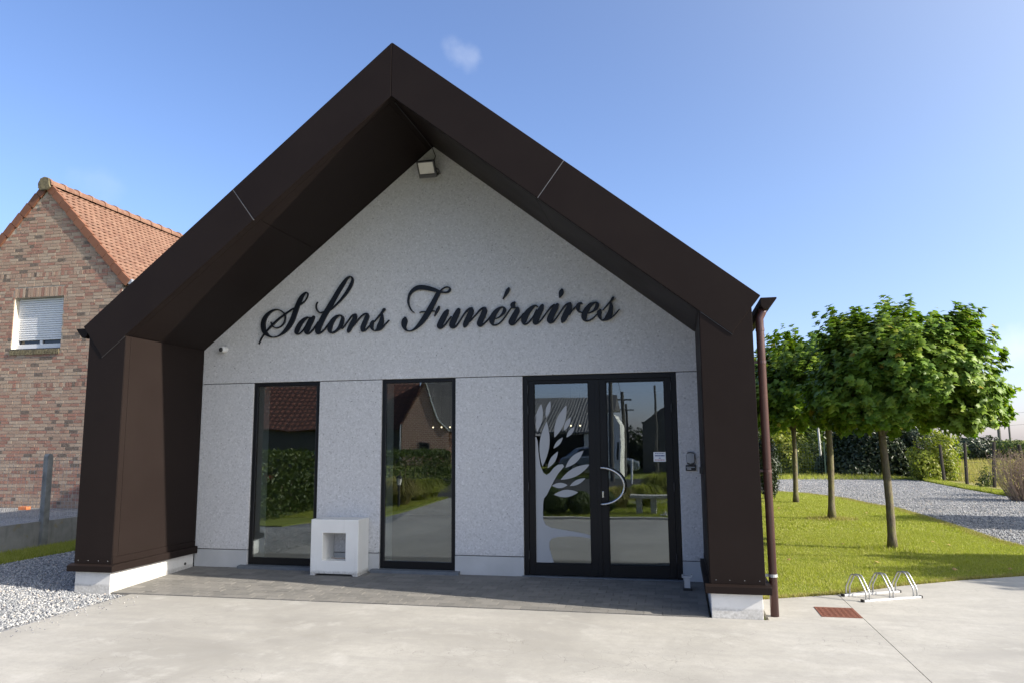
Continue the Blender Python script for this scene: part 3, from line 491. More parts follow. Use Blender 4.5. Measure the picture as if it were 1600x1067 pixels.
# facade panels
ZL, ZJ = 2.5, .2327
gap = .0045
MB().xz([(-Wi, ZL + gap), (Wi, ZL + gap), (Wi, HE), (0, HA), (-Wi, HE)], 0, .14).build('gable_panel', FACADE, B, bevel=.004)
PAN = [(-Wi, -2.609), (-1.606, -.702), (.328, 1.224), (3.161, Wi)]
for a, b_ in PAN:
    MB().box(a, b_, 0, .14, ZJ + gap, ZL - gap).build('wall_panel', FACADE, B, bevel=.005)
    MB().box(a, b_, -.006, .14, -.2, ZJ - gap).build('plinth_panel', PLINTHG, B, bevel=.004)
    MB().box(a + .004, b_ - .004, .02, .15, -.2, ZL + .02).build('wall_core', DGREYM, B)
# interior room seen through the glass
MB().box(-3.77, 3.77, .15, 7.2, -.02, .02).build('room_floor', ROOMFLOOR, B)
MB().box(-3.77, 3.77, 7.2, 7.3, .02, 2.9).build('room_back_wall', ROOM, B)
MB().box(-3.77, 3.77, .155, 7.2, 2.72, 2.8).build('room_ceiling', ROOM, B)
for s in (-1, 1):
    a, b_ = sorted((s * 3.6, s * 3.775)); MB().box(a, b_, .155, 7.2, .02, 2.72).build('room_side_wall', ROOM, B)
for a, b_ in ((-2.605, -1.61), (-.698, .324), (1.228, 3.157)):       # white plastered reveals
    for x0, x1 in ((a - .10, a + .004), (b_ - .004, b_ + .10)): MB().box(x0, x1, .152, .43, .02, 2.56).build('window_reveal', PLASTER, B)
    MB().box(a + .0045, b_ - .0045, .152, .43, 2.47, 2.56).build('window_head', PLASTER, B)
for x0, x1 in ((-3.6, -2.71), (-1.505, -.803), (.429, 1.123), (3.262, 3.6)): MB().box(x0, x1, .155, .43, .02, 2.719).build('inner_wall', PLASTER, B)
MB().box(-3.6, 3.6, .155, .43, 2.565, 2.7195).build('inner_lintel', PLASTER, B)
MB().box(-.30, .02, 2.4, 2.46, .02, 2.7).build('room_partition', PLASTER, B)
for x, y in ((-1.70, 5.2), (-1.52, 5.2), (-1.34, 5.2), (1.13, 5.2), (1.31, 5.2)):
    MB().tube([(x, y, 2.725), (x, y, 2.0)], .004, 5).build('lamp_cord', BLACKP, B); MB().ball((x, y, 1.965), .017, .017, .017, 8, 6).build('pendant_bulb', SPOTM, B)

def window(x0, x1):
    y0, y1 = .022, .085
    f = MB().box(x0, x0 + .045, y0, y1, .045, ZL - .004).box(x1 - .045, x1, y0, y1, .045, ZL - .004).box(x0 + .045, x1 - .045, y0, y1, ZL - .05, ZL - .004).box(x0 + .045, x1 - .045, y0, y1, .045, .135)
    w = f.build('window', BLACKF, B, bevel=.003)
    MB().box(x0 + .047, x1 - .047, y0 + .012, y0 + .020, .137, ZL - .052).build('pane', GLASS, w)
    MB().box(x0 + .046, x0 + .054, y0 + .004, y0 + .026, .137, ZL - .052).box(x1 - .054, x1 - .046, y0 + .004, y0 + .026, .137, ZL - .052).build('gasket', BLACKP, w)
    MB().yz([(-.085, -.02), (.02, -.02), (.02, .042), (-.085, .034)], x0 - .10, x1 + .075).build('sill', BLUESTONE, w, bevel=.004)
window(-2.605, -1.61); window(-.698, .324)

# entrance: outer frame with two glazed leaves
dx0, dx1 = 1.228, 3.157
door = MB().box(dx0, dx0 + .062, .018, .10, .012, ZL - .004).box(dx1 - .062, dx1, .018, .10, .012, ZL - .004).box(dx0 + .062, dx1 - .062, .018, .10, ZL - .062, ZL - .004).build('door_frame', BLACKF, B, bevel=.003)
def leaf(x0, x1, g0, g1):
    m = MB(); y0, y1 = .030, .095; z0, z1 = .018, ZL - .064
    m.box(x0, g0, y0, y1, z0, z1).box(g1, x1, y0, y1, z0, z1).box(g0, g1, y0, y1, 2.402, z1).box(g0, g1, y0, y1, z0, .155)
    m.build('door_leaf', BLACKF, door, bevel=.003)
    MB().box(g0 + .001, g1 - .001, .052, .060, .157, 2.400).build('pane', GLASS, door)
    b = MB()
    for q in ((g0, g0 + .009, .157, 2.400), (g1 - .009, g1, .157, 2.400), (g0 + .009, g1 - .009, .157, .166), (g0 + .009, g1 - .009, 2.391, 2.400)): b.box(q[0], q[1], .036, .0505, q[2], q[3])
    b.build('glazing_bead', BLACKF, door, bevel=.002)
leaf(dx0 + .064, 2.176, 1.366, 2.068); leaf(2.181, dx1 - .064, 2.290, 3.012)
MB().box(2.150, 2.2065, .020, .0295, .02, ZL - .066).build('meeting_stile_cover', BLACKF, door, bevel=.003)
pts = [(2.205, -.022, 1.335)] + [(2.205 + .292 * math.cos(t), -.055, 1.113 + .222 * math.sin(t)) for t in np.linspace(R(88), R(-88), 26)] + [(2.205, -.022, .891)]
hd = MB().tube([(2.212, .0285, 1.335), (2.212, -.04, 1.335)], .011, 10).tube([(2.212, .0285, .891), (2.212, -.04, .891)], .011, 10).tube(pts[1:-1], .0165, 12).build('pull_handle', STEEL, door, smooth=True)
MB().box(2.214, 2.240, .016, .030, .965, 1.045).build('lock_plate', STEEL, door, bevel=.006)
MB().tube([(2.227, .010, .99), (2.227, .018, .99)], .008, 10).build('lock_cylinder', STEEL, door)
for z in (2.33, 2.06, 1.1, .26):
    for hx in (dx0 + .063, dx1 - .063): MB().tube([(hx, .012, z - .05), (hx, .012, z + .05)], .011, 10).build('hinge', BLACKP, door)
MB().box(dx0 - .02, dx1 + .02, -.03, .10, -.06, .011).build('threshold', BLUESTONE, door)
# tree motif in frosted film on the left pane
MB().xz(DECAL_TRUNK, .0502, .0515).build('film_trunk', FROST, door)
for A, Bp, w in DECAL_LEAVES:
    A, Bp = Vector(A), Vector(Bp); d = Bp - A; n = Vector((-d.y, d.x)).normalized(); p = []
    for k in range(11): t = k / 10; p.append(A + d * t + n * w * .5 * math.sin(math.pi * t) ** .9)
    for k in range(9, 0, -1): t = k / 10; p.append(A + d * t - n * w * .5 * math.sin(math.pi * t) ** .9)
    p = [(max(x, 1.368), z) for x, z in p] if min(q[0] for q in p) < 1.368 else [tuple(q) for q in p]
    p = [(min(x, 2.066), z) for x, z in p]
    MB().xz(p, .0502, .0515).build('film_leaf', FROST, door)
# paper notice stuck on the right pane (lines of small print)
nt = thing('paper_notice', (2.93, .05, 1.465), 'small white printed paper notice stuck on the right door pane', 'notice')
MB().box(2.855, 3.004, .0495, .051, 1.405, 1.522).build('sheet', PAPER, nt)
for z, x0, x1, h, m in ((1.503, 2.875, 2.985, .007, INKB), (1.470, 2.872, 2.99, .016, INKB), (1.444, 2.918, 2.945, .009, INKB), (1.421, 2.87, 2.99, .009, INKR)):
    b = MB(); x = x0
    while x < x1:
        w = rnd.uniform(.007, .016); b.box(x, min(x + w, x1), .0485, .0494, z, z + h); x += w + .004
    tag(b.build('print_line', m, nt), kind='stuff')

# ================================================================ sign lettering
SG = thing('wall_lettering', (0, -.03, 3.3), 'black raised script lettering reading Salons Funéraires across the gable', 'sign')
def catmull(P, n=7):
    P = [np.array(p, float) for p in P]; P = [2 * P[0] - P[1]] + P + [2 * P[-1] - P[-2]]; out = []
    for i in range(1, len(P) - 2):
        a, b, c, d = P[i - 1:i + 3]
        for k in range(n):
            t = k / n; out.append(.5 * (2 * b + (c - a) * t + (2 * a - 5 * b + 4 * c - d) * t * t + (3 * b - a - 3 * c + d) * t ** 3))
    out.append(P[-2]); return np.array(out)
for ch, strokes in LETTERS:
    m = MB()
    for k, st in enumerate(strokes):
        q = catmull(st); tn = np.gradient(q[:, :2], axis=0); tn /= np.linalg.norm(tn, axis=1)[:, None] + 1e-9
        nn = np.stack([-tn[:, 1], tn[:, 0]], 1); hw = np.maximum(q[:, 2:3], .011) / 2
        Lf, Rt = q[:, :2] + nn * hw, q[:, :2] - nn * hw; y0 = -.040 - .0006 * k; y1 = -.012; n = len(q)
        v = [(p[0], y0, p[1]) for p in Lf] + [(p[0], y0, p[1]) for p in Rt] + [(p[0], y1, p[1]) for p in Lf] + [(p[0], y1, p[1]) for p in Rt]
        f = []
        for i in range(n - 1):
            f += [(i, i + 1, n + i + 1, n + i), (2 * n + i + 1, 2 * n + i, 3 * n + i, 3 * n + i + 1), (2 * n + i, 2 * n + i + 1, i + 1, i), (n + i, n + i + 1, 3 * n + i + 1, 3 * n + i)]
        f += [(0, n, 3 * n, 2 * n), (n - 1, 3 * n - 1, 4 * n - 1, 2 * n - 1)]
        m.add(v, f)
        # round ends
        for e in (0, -1):
            if hw[e, 0] > .006:
                m.xz([(q[e, 0] + hw[e, 0] * math.cos(t), q[e, 1] + hw[e, 0] * math.sin(t)) for t in np.linspace(0, 2 * math.pi, 14)[:-1]], y0 - .0003, y1)
        mid = q[n // 2]; m.tube([(mid[0], -.02, mid[1]), (mid[0], .003, mid[1])], .004, 6)
    m.build('letter', LETTERM, SG)

# ================================================================ fittings on and near the facade
cm = thing('security_camera', (-3.08, 0, 2.985), 'small white dome security camera on the left side of the gable', 'camera')
MB().tube([(-3.075, -.001, 2.985), (-3.075, -.022, 2.985)], .045, 20).build('base', WHITEP, cm, smooth=False)
MB().tube([(-3.075, -.02, 2.985), (-3.080, -.055, 2.983), (-3.086, -.088, 2.978)], [.043, .044, .038], 20).build('housing', WHITEP, cm)
MB().ball((-3.0885, -.083, 2.976), .032, .032, .032, 16, 10).build('lens_dome', BLACKP, cm, smooth=True)
fl = thing('floodlight', (-.03, -.06, 5.30), 'grey square floodlight under the gable peak', 'floodlight')
T = Matrix.Rotation(R(38), 3, 'X')
def fb(c, sx, sy, sz): return MB().obox(Vector((-.03, -.17, 5.32)) + T @ Vector(c), sx, sy, sz, T)
fb((0, 0, 0), .25, .055, .235).build('body', DGREYM, fl, bevel=.012)
fb((0, -.030, .022), .205, .008, .155).build('lens', LENS, fl, bevel=.002)
b = MB()
for q in ((-.114, 0, .014, .225), (.114, 0, .014, .225)): b.add(*(lambda z: (z.v, z.f))(fb((q[0], -.033, 0), q[2], .014, q[3])))
for q in ((0, .106, .225, .014), (0, -.09, .225, .044)): b.add(*(lambda z: (z.v, z.f))(fb((0, -.033, q[1]), q[2], .0135, q[3])))
b.build('bezel', DGREYM, fl, bevel=.002)
MB().box(-.14, .08, -.012, 0, 5.28, 5.32).tube([(.10, -.17, 5.32), (.115, -.13, 5.31), (.10, -.006, 5.30)], .012, 8).tube([(-.158, -.17, 5.32), (-.158, -.006, 5.30)], .010, 8).build('bracket', DGREYM, fl)
MB().tube([(.02, -.02, 5.42), (.015, -.012, 5.5), (.035, -.012, 5.56), (.01, -.012, 5.62), (.0, -.03, 5.66), (0, -.6, 5.672), (0, -1.45, 5.672)], .006, 6).build('cable', BLACKP, fl)
bl = thing('doorbell', (3.30, 0, 1.39), 'grey doorbell with a ribbed cover above a small black call plate', 'doorbell')
MB().prism([(.052 * math.copysign(abs(math.cos(t)) ** .6, math.cos(t)), .078 * math.copysign(abs(math.sin(t)) ** .6, math.sin(t))) for t in np.linspace(0, 2 * math.pi, 25)[:-1]], lambda a, b, d: (3.297 + a, d, 1.445 + b), -.034, 0).build('back_plate', DGREYM, bl, bevel=.004)
r_ = MB()
for k in range(-3, 4): r_.tube([(3.297 + k * .0128, -.040 + abs(k) * .002, 1.383 + abs(k) * .005), (3.297 + k * .0128, -.040 + abs(k) * .002, 1.510 - abs(k) * .003)], .0085, 8)
r_.build('ribbed_cover', GREYP, bl)
MB().box(3.235, 3.355, -.028, 0, 1.298, 1.365).build('call_plate', BLACKP, bl, bevel=.003)
MB().box(3.244, 3.340, -.031, -.027, 1.336, 1.346).build('name_slot', GREYP, bl); MB().box(3.250, 3.300, -.031, -.027, 1.312, 1.328).build('button', GREYP, bl)
cl = thing('cable_clip', (3.40, -.7, 1.33), 'small black cable junction clipped inside the right pillar', 'cable box')
MB().box(3.372, 3.408, -.92, -.86, 1.30, 1.37).box(3.396, 3.408, -.86, -.02, 1.328, 1.342).build('box', BLACKP, cl)

ab = thing('ash_bin', (-1.18, -.2, 0), 'white cube shaped ash bin with a square opening between the windows', 'ash bin')
x0, x1, y0, y1, z0, z1 = -1.5, -.846, -.345, -.010, -.008, .690
nx0, nx1, nz0, nz1 = -1.335, -1.020, .178, .520
def ring(X0, X1, Z0, Z1, y): return [(X0, y, Z0), (X1, y, Z0), (X1, y, Z1), (X0, y, Z1)]
zb = z0 + .022
V = ring(x0, x1, zb, z1, y0) + ring(nx0, nx1, nz0, nz1, y0) + ring(x0, x1, zb, z1, y1) + ring(nx0, nx1, nz0, nz1, y1)
Fq = []
for k in range(4):
    k2 = (k + 1) % 4; Fq += [(k, k2, 4 + k2, 4 + k), (8 + k2, 8 + k, 12 + k, 12 + k2), (k2, k, 8 + k, 8 + k2), (4 + k, 4 + k2, 12 + k2, 12 + k)]
MB().add(V, Fq).build('body', WHITE, ab, bevel=.006)
for fx0, fx1 in ((x0, x0 + .085), (x1 - .085, x1)):
    k = 1 if fx0 == x0 else -1
    o0, o1 = (fx0, fx0 + .06) if k > 0 else (fx1, fx1 - .06); t1 = fx1 if k > 0 else fx0
    MB().xz(sorted([(o0, z0)], key=lambda p: 0) + [(o1, z0), (t1, z0 + .0215), (o0, z0 + .0215)], y0 + .001, y1 - .001).build('foot', WHITE, ab)
tag(MB().tube([(-1.30, -.15, .182), (-1.2, -.2, .183), (-1.08, -.12, .183)], .006, 6).build('leaf_litter', TWIG, ab), kind='stuff')
ds = thing('floor_stop', (3.2, -.46, -.02), 'small grey metal floor stop on the pavers beside the right pillar', 'door stop')
MB().box(3.155, 3.25, -.50, -.40, -.02, .012).build('base', BLACKP, ds, bevel=.004)
MB().box(3.168, 3.232, -.485, -.43, .012, .122).box(3.172, 3.228, -.488, -.484, .05, .056).build('block', GALVW, ds, bevel=.004)
MB().box(3.142, 3.258, -.49, -.42, .123, .140).box(3.142, 3.156, -.49, -.42, .14, .155).box(3.244, 3.258, -.49, -.42, .14, .155).build('top_plate', GALVW, ds, bevel=.003)

# drain grate
gr = thing('drain_grate', (4.655, -1.1, GZ), 'rusty square iron drain grate set in the concrete yard', 'drain grate')
g0, g1, h0, h1 = 4.467, 4.842, -1.335, -.895
MB().box(g0, g1, h0, h0 + .022, -.10, GZ + .005).box(g0, g1, h1 - .022, h1, -.10, GZ + .005).box(g0, g0 + .022, h0 + .022, h1 - .022, -.10, GZ + .005).box(g1 - .022, g1, h0 + .022, h1 - .022, -.10, GZ + .005).build('frame', RUST, gr)
MB().box(g0 + .022, g1 - .022, h0 + .022, h1 - .022, GZ + .0006, GZ + .0010).build('pit_shade', BLACKP, gr)  # flat black sheet on the slab: shade of the hollow put in as colour
k = 11
for i in range(k):
    y = h0 + .04 + (h1 - h0 - .08) * i / (k - 1); MB().box(g0 + .022, g1 - .022, y - .0085, y + .0085, GZ + .0012, GZ + .0065).build('bar', RUST, gr)
for i in range(6):
    x = g0 + .055 + (g1 - g0 - .11) * i / 5; MB().box(x - .012, x + .012, h0 + .022, h1 - .022, GZ + .0014, GZ + .0050).build('cross_bar', RUST, gr)

# bicycle rack
br = thing('bicycle_rack', (5.05, -.53, GZ), 'low galvanised bicycle rack with three hoops at the lawn edge', 'bicycle rack', rz=math.atan2(.30, .59))
LR, DR = .70, .31
for yy in (0, DR):
    MB().box(-.03, LR, yy - .022, yy + .020, .0, .022).build('rail', GALVW, br, local=True, bevel=.003)
    for xx in (-.045, LR + .001): MB().box(xx, xx + .014, yy - .024, yy + .024, 0, .026).build('end_cap', BLACKP, br, local=True)
for hx in (.03, .335, .64):
    for dx in (-.0225, .0225):
        x = hx + dx; H = .252
        P = [(x, 0, .0225), (x, 0, .095), (x, .008, .115), (x, DR * .27, H - .028), (x, DR * .33, H - .007), (x, DR * .40, H), (x, DR * .60, H), (x, DR * .67, H - .007), (x, DR * .73, H - .028), (x, DR - .008, .115), (x, DR, .095), (x, DR, .0225)]
        MB().tube(P, .0085, 8).build('hoop', GALV, br, local=True, smooth=True)
# ================================================================ neighbouring brick house
GY = 4.0; AX, AZ = -10.31, 7.36; EXR, EZ = -8.23, 5.16; EXL = 2 * AX - EXR; sl = (AZ - EZ) / (EXR - AX)
NH = thing('brick_house', (AX, GY, .36), 'multicoloured brick house with orange clay tile roof left of the building', 'house')
WX0, WX1, WZ0, WZ1 = -10.945, -9.682, 3.70, 4.85
gl = lambda x: AZ - sl * abs(x - AX)
fr_ = MB()
fr_.xz([(EXL, .30), (WX0, .30), (WX0, gl(WX0)), (EXL, EZ)], GY, GY + .3).xz([(WX1, .30), (EXR, .30), (EXR, EZ), (WX1, gl(WX1))], GY, GY + .3)
fr_.xz([(WX0, .30), (WX1, .30), (WX1, WZ0), (WX0, WZ0)], GY, GY + .3).xz([(WX0, WZ1), (WX1, WZ1), (WX1, gl(WX1)), (AX, AZ), (WX0, gl(WX0))], GY, GY + .3)
fr_.box(EXR - .3, EXR, GY + .3, 13.5, .3, EZ).box(EXL, EXL + .3, GY + .3, 13.5, .3, EZ).xz([(EXL + .3, .3), (EXR - .3, .3), (EXR - .3, EZ), (AX, AZ - .3), (EXL + .3, EZ)], 13.2, 13.5)
wall = fr_.build('wall', MORTAR, NH)
CH = .07; BL, BH = .203, .0605
def bmesh_box(w, h): return MB().add([(-w / 2, -.009, -h / 2), (w / 2, -.009, -h / 2), (w / 2, .004, -h / 2), (-w / 2, .004, -h / 2), (-w / 2, -.009, h / 2), (w / 2, -.009, h / 2), (w / 2, .004, h / 2), (-w / 2, .004, h / 2)],
                              [(0, 1, 5, 4), (1, 2, 6, 5), (3, 0, 4, 7), (4, 5, 6, 7), (0, 3, 2, 1)]).mesh('brick', BRICK)
BM = {}
bricks = []
def brick(xa, xb, za, zb):
    w = round(xb - xa, 2); h = round(zb - za, 3)
    if w < .03: return
    bricks.append(((xa + xb) / 2, (za + zb) / 2, w, h))
def inside(x, z): return z < gl(x) - .02 and EXL < x < EXR
rowlocks = {round((5.27 - .37) / CH): 1, round((2.90 - .37) / CH): 1}
z = .37; ci = 0
while z < AZ - .1:
    soldier = ci in rowlocks
    hgt = CH * 1.45 if soldier else CH
    x = -12.45 + (0 if ci % 2 else .1065) - rnd.choice((0, .05))
    while x < EXR - .01:
        w = .066 if soldier else (BL if rnd.random() > .2 else .0965)
        xa, xb = x, min(x + w, EXR - .001)
        zc = z + hgt / 2
        segs = [(xa, xb)]
        top = WZ1 + .215
        if zc > WZ0 - .11 and zc < top:
            a, b_ = (WX0 - .02, WX1 + .02) if zc > WZ1 or zc < WZ0 else (WX0, WX1)
            segs = [(p, q) for p, q in ((xa, min(xb, a - .008)), (max(xa, b_ + .008), xb)) if q - p > .025]
        for p, q in segs:
            if inside((p + q) / 2, zc) and inside(p, z + hgt - .01 if p > AX else z + hgt - .01): brick(p, q, z, z + hgt - .0115)
        x += w + .013
    z += hgt; ci += 1
x = WX0 - .015
while x < WX1: brick(x, x + .0605, WZ1 + .004, WZ1 + .209); x += .0705        # soldier lintel
def vis(b): x, z = b[0], b[1]; return -11.55 < x < -9.15 and .5 < z < 6.9
cand = sorted([i for i, b in enumerate(bricks) if vis(b) and b[2] > .15], key=lambda i: (bricks[i][1] - 2.6) ** 2 + (bricks[i][0] + 10.2) ** 2 * 2)
ind = set(cand[:300]); rest = MB()
for i, (x, z, w, h) in enumerate(bricks):
    dy = rnd.uniform(-.0025, .0025)
    if i in ind:
        k = (w, h)
        if k not in BM: BM[k] = bmesh_box(w, h)
        obj('brick', BM[k], wall, (x - AX, dy, z - .36))
    elif x > -12.3:
        a = MB().add([(x - w / 2, GY + dy - .009, z - h / 2), (x + w / 2, GY + dy - .009, z - h / 2), (x + w / 2, GY + .004, z - h / 2), (x - w / 2, GY + .004, z - h / 2), (x - w / 2, GY + dy - .009, z + h / 2), (x + w / 2, GY + dy - .009, z + h / 2), (x + w / 2, GY + .004, z + h / 2), (x - w / 2, GY + .004, z + h / 2)],
                     [(0, 1, 5, 4), (1, 2, 6, 5), (3, 0, 4, 7), (4, 5, 6, 7), (0, 3, 2, 1)]); rest.add(a.v, a.f)
tag(rest.build('bricks', BRICK, wall), kind='stuff')
# window with roller shutter
w = MB().box(WX0 + .001, WX0 + .055, GY + .115, GY + .17, WZ0 + .03, WZ1 - .001).box(WX1 - .055, WX1 - .001, GY + .115, GY + .17, WZ0 + .03, WZ1 - .001).box(WX0 + .055, WX1 - .055, GY + .115, GY + .17, WZ0 + .03, WZ0 + .14).box((WX0 + WX1) / 2 - .03, (WX0 + WX1) / 2 + .03, GY + .13, GY + .17, WZ0 + .14, WZ0 + .22).build('window', SHUTTER, NH, bevel=.004)
MB().box(WX0 + .056, WX1 - .056, GY + .165, GY + .18, WZ0 + .14, WZ1).build('pane', CARGLASS, w)
ns = 19; hh = (WZ1 - WZ0 - .225) / ns
sm = MB().yz([(GY + .128, 0), (GY + .117, .006), (GY + .114, hh * .5), (GY + .118, hh - .008), (GY + .128, hh - .004)], WX0 + .058, WX1 - .058).mesh('shutter_slat', SHUTTER, (AX, GY, .36))
for i in range(ns): obj('shutter_slat', sm, w, (0, 0, WZ0 + .22 + hh * i))
MB().box(WX0, WX0 + .006, GY + .0, GY + .115, WZ0 + .03, WZ1).build('window_jamb', CREAM, w)
MB().box(WX0, WX1, GY - .02, GY + .114, WZ0 + .008, WZ0 + .028).build('flashing', BLACKP, w)
x = WX0 - .01
slm = MB().box(0, .0605, GY - .035, GY + .02, WZ0 - .10, WZ0 + .006).mesh('sill_brick', MOSS, (AX, GY, .36))
while x < WX1 - .02: obj('sill_brick', slm, w, (x, 0, 0)); x += .0705
# roof
rf_pts = lambda x, z0, z1: None
RX0, RX1, RY0, RY1 = AX, EXR + .13, GY - .05, 13.7
nrm = Vector((sl, 0, 1)).normalized()
base = MB()
for s in (-1, 1): base.xz([(AX, AZ + .045), (AX + s * (RX1 - AX), AZ + .045 - sl * (RX1 - AX)), (AX + s * (RX1 - AX), AZ - .01 - sl * (RX1 - AX)), (AX, AZ - .01)], RY0 + .03, RY1)
roof = base.build('roof', DGREYM, NH)
tl = MB(); Ls = math.hypot(RX1 - AX, sl * (RX1 - AX)); dn = Vector((1, 0, -sl)).normalized(); ex = .135; nrows = int(Ls / ex) + 1
for s in (1, -1):
    d = Vector((dn.x * s, 0, dn.z)); n = Vector((nrm.x * s, 0, nrm.z))
    for r in range(nrows):
        for c in range(int((RY1 - RY0) / .164)):
            if s < 0 and c > 2: continue
            y0 = RY0 + .02 + c * .164 + (.082 if r % 2 else .0); p0 = Vector((AX, 0, AZ + .05)) + d * (r * ex + .03); p1 = p0 + d * min(ex + .04, Ls - r * ex - .0); j = rnd.uniform(-.004, .004)
            rows = []
            for (yy, hh_) in ((0, .008), (.045, .020), (.10, .018), (.14, .006), (.162, .009)):
                rows += [p0 + n * (hh_ + .002) + Vector((0, y0 + yy, 0)), p1 + n * (hh_ + .020 + j) + Vector((0, y0 + yy, 0)), p1 + n * (hh_ + .006 + j) + Vector((0, y0 + yy, 0))]
            tl.add(rows, [f for k in range(4) for f in ((k * 3, k * 3 + 1, k * 3 + 4, k * 3 + 3), (k * 3 + 1, k * 3 + 2, k * 3 + 5, k * 3 + 4))])
tag(tl.build('roof_tiles', ROOFTILE, roof), kind='stuff')
vl = .292; vb = MB().box(0, vl - .012, -.055, .03, -.115, .050)
for s in (1, -1):
    d = Vector((dn.x * s, 0, dn.z)); n = Vector((nrm.x * s, 0, nrm.z)); M = Matrix(((d.x, 0, n.x), (0, 1, 0), (d.z, 0, n.z)))
    vme = MB().add([M @ Matrix.Rotation(-.07 * s, 3, 'Y') @ Vector(p) for p in vb.v], vb.f).mesh('verge_tile', VERGE)
    for i in range(int(Ls / vl)):
        p = Vector((AX, GY, AZ + .065)) + d * (.06 + i * vl) - wloc(roof); o = obj('verge_tile', vme, roof, p)
rp = [(.16 * math.cos(t), .13 * math.sin(t)) for t in np.linspace(R(-12), R(192), 11)]
rme = MB().prism(rp + [(a * .86, b * .82) for a, b in rp[::-1]], lambda a, b, d: (a, d, b), 0, .42)
rme.prism([(a * 1.12, b * 1.14) for a, b in rp] + [(a * .98, b * .98) for a, b in rp[::-1]], lambda a, b, d: (a, d, b), -.02, .05); rme = rme.mesh('ridge_tile', ROOFTILE)
for i in range(24): obj('ridge_tile', rme, roof, Vector((AX, RY0 - .03 + i * .405, AZ + .015)) - wloc(roof))
MB().xz([(AX - .155, AZ - .07), (AX - .08, AZ - .13), (AX + .08, AZ - .13), (AX + .155, AZ - .07), (AX + .11, AZ + .14), (AX, AZ + .175), (AX - .11, AZ + .14)], RY0 - .075, RY0 - .025).build('ridge_end', MOSS, roof, bevel=.01)
MB().tube([(RX1 + .05, RY0 + .02, EZ - .09), (RX1 + .05, RY1, EZ - .09)], .06, 12).tube([(RX1 + .02, GY + .12, EZ - .12), (RX1 - .03, GY + .12, EZ - .3), (EXR + .06, GY + .12, EZ - .4), (EXR + .06, GY + .12, .4)], .04, 10).build('gutter', ZINC, NH)

# boundary wall, mesh fence
bw = thing('boundary_wall', (-7.5, 4.5, -.06), 'low weathered concrete boundary wall below the brick house', 'wall')
pz = MB().box(0, .055, -1.20, 1.20, -.1, .44).mesh('panel', OLDWALL)
for y in (-4.4, -1.92, .56, 3.04, 5.52, 8.0): obj('panel', pz, bw, (-.028, y - 4.5 - 1.24 + 1.9, .0))
fn = thing('mesh_fence', (-7.47, 1.6, -.06), 'wire mesh fence with weathered concrete posts on the boundary wall', 'fence')
pst = MB().yz([(-.062, -.05), (.062, -.05), (.055, 1.53), (.030, 1.575), (-.030, 1.575), (-.055, 1.53)], -.045, .045)
pme_ = pst.mesh('fence_post', OLDCONC)
for y in (-3.35, -.87, 1.6, 4.08, 6.56): obj('fence_post', pme_, fn, (.015, y - 1.6, 0))
wm = MB()
for k in range(13): wm.box(-7.4802, -7.4778, -3.4, 6.6, .42 + k * .088, .4225 + k * .088)
y = -3.4
while y < 6.6: wm.box(-7.4824, -7.4802, y, y + .0024, .42, 1.48); y += .085
tag(wm.build('wire_mesh', GALV, fn), kind='stuff')
lb = thing('loose_brick', (-9.9, 3.62, .36), 'loose orange brick lying at the foot of the house wall', 'brick'); MB().box(-9.99, -9.79, 3.56, 3.67, .36, .425).build('brick_block', plain('orange_brick', (.50, .16, .06), .8), lb, bevel=.006)

# ================================================================ vegetation
def frames(N, spin):
    N = N / (np.linalg.norm(N, axis=1)[:, None] + 1e-9); a = np.where(np.abs(N[:, 2:3]) > .9, [[1, 0, 0]], [[0, 0, 1]])
    U = np.cross(a, N); U /= np.linalg.norm(U, axis=1)[:, None]; V = np.cross(N, U); c, s = np.cos(spin)[:, None], np.sin(spin)[:, None]
    return U * c + V * s, V * c - U * s, N
def leaves(name, P, N, size, tv, tf, mat, spin=None):
    n = len(P); spin = rng.uniform(0, 6.283, n) if spin is None else spin
    U, V, Nn = frames(np.asarray(N, float), spin); tv = np.array(tv, float); tf = np.array(tf, int); k = len(tv)
    X = P[:, None, :] + size[:, None, None] * (tv[None, :, 0:1] * U[:, None, :] + tv[None, :, 1:2] * V[:, None, :] + tv[None, :, 2:3] * Nn[:, None, :])
    T = (tf[None] + (np.arange(n) * k)[:, None, None]).reshape(-1, 3)
    return np_mesh(name, X.reshape(-1, 3), T, mat)
_o = [(0, -.45), (.2, -.42), (.45, -.36), (.33, -.12), (.62, .14), (.25, .14), (0, .62), (-.25, .14), (-.62, .14), (-.33, -.12), (-.45, -.36), (-.2, -.42)]
ML_V = [(0, -.08, .05)] + [(x, y, -.16 * (x * x + y * y) ** .5 - .05 * abs(x)) for x, y in _o]; ML_F = [(0, 1 + i, 1 + (i + 1) % 12) for i in range(12)]
OV_V = [(0, -.5, 0), (.26, 0, .05), (0, .5, -.06), (-.26, 0, .05)]; OV_F = [(0, 1, 2), (0, 2, 3)]
def unit(n):
    v = rng.normal(size=(n, 3)); return v / np.linalg.norm(v, axis=1)[:, None]
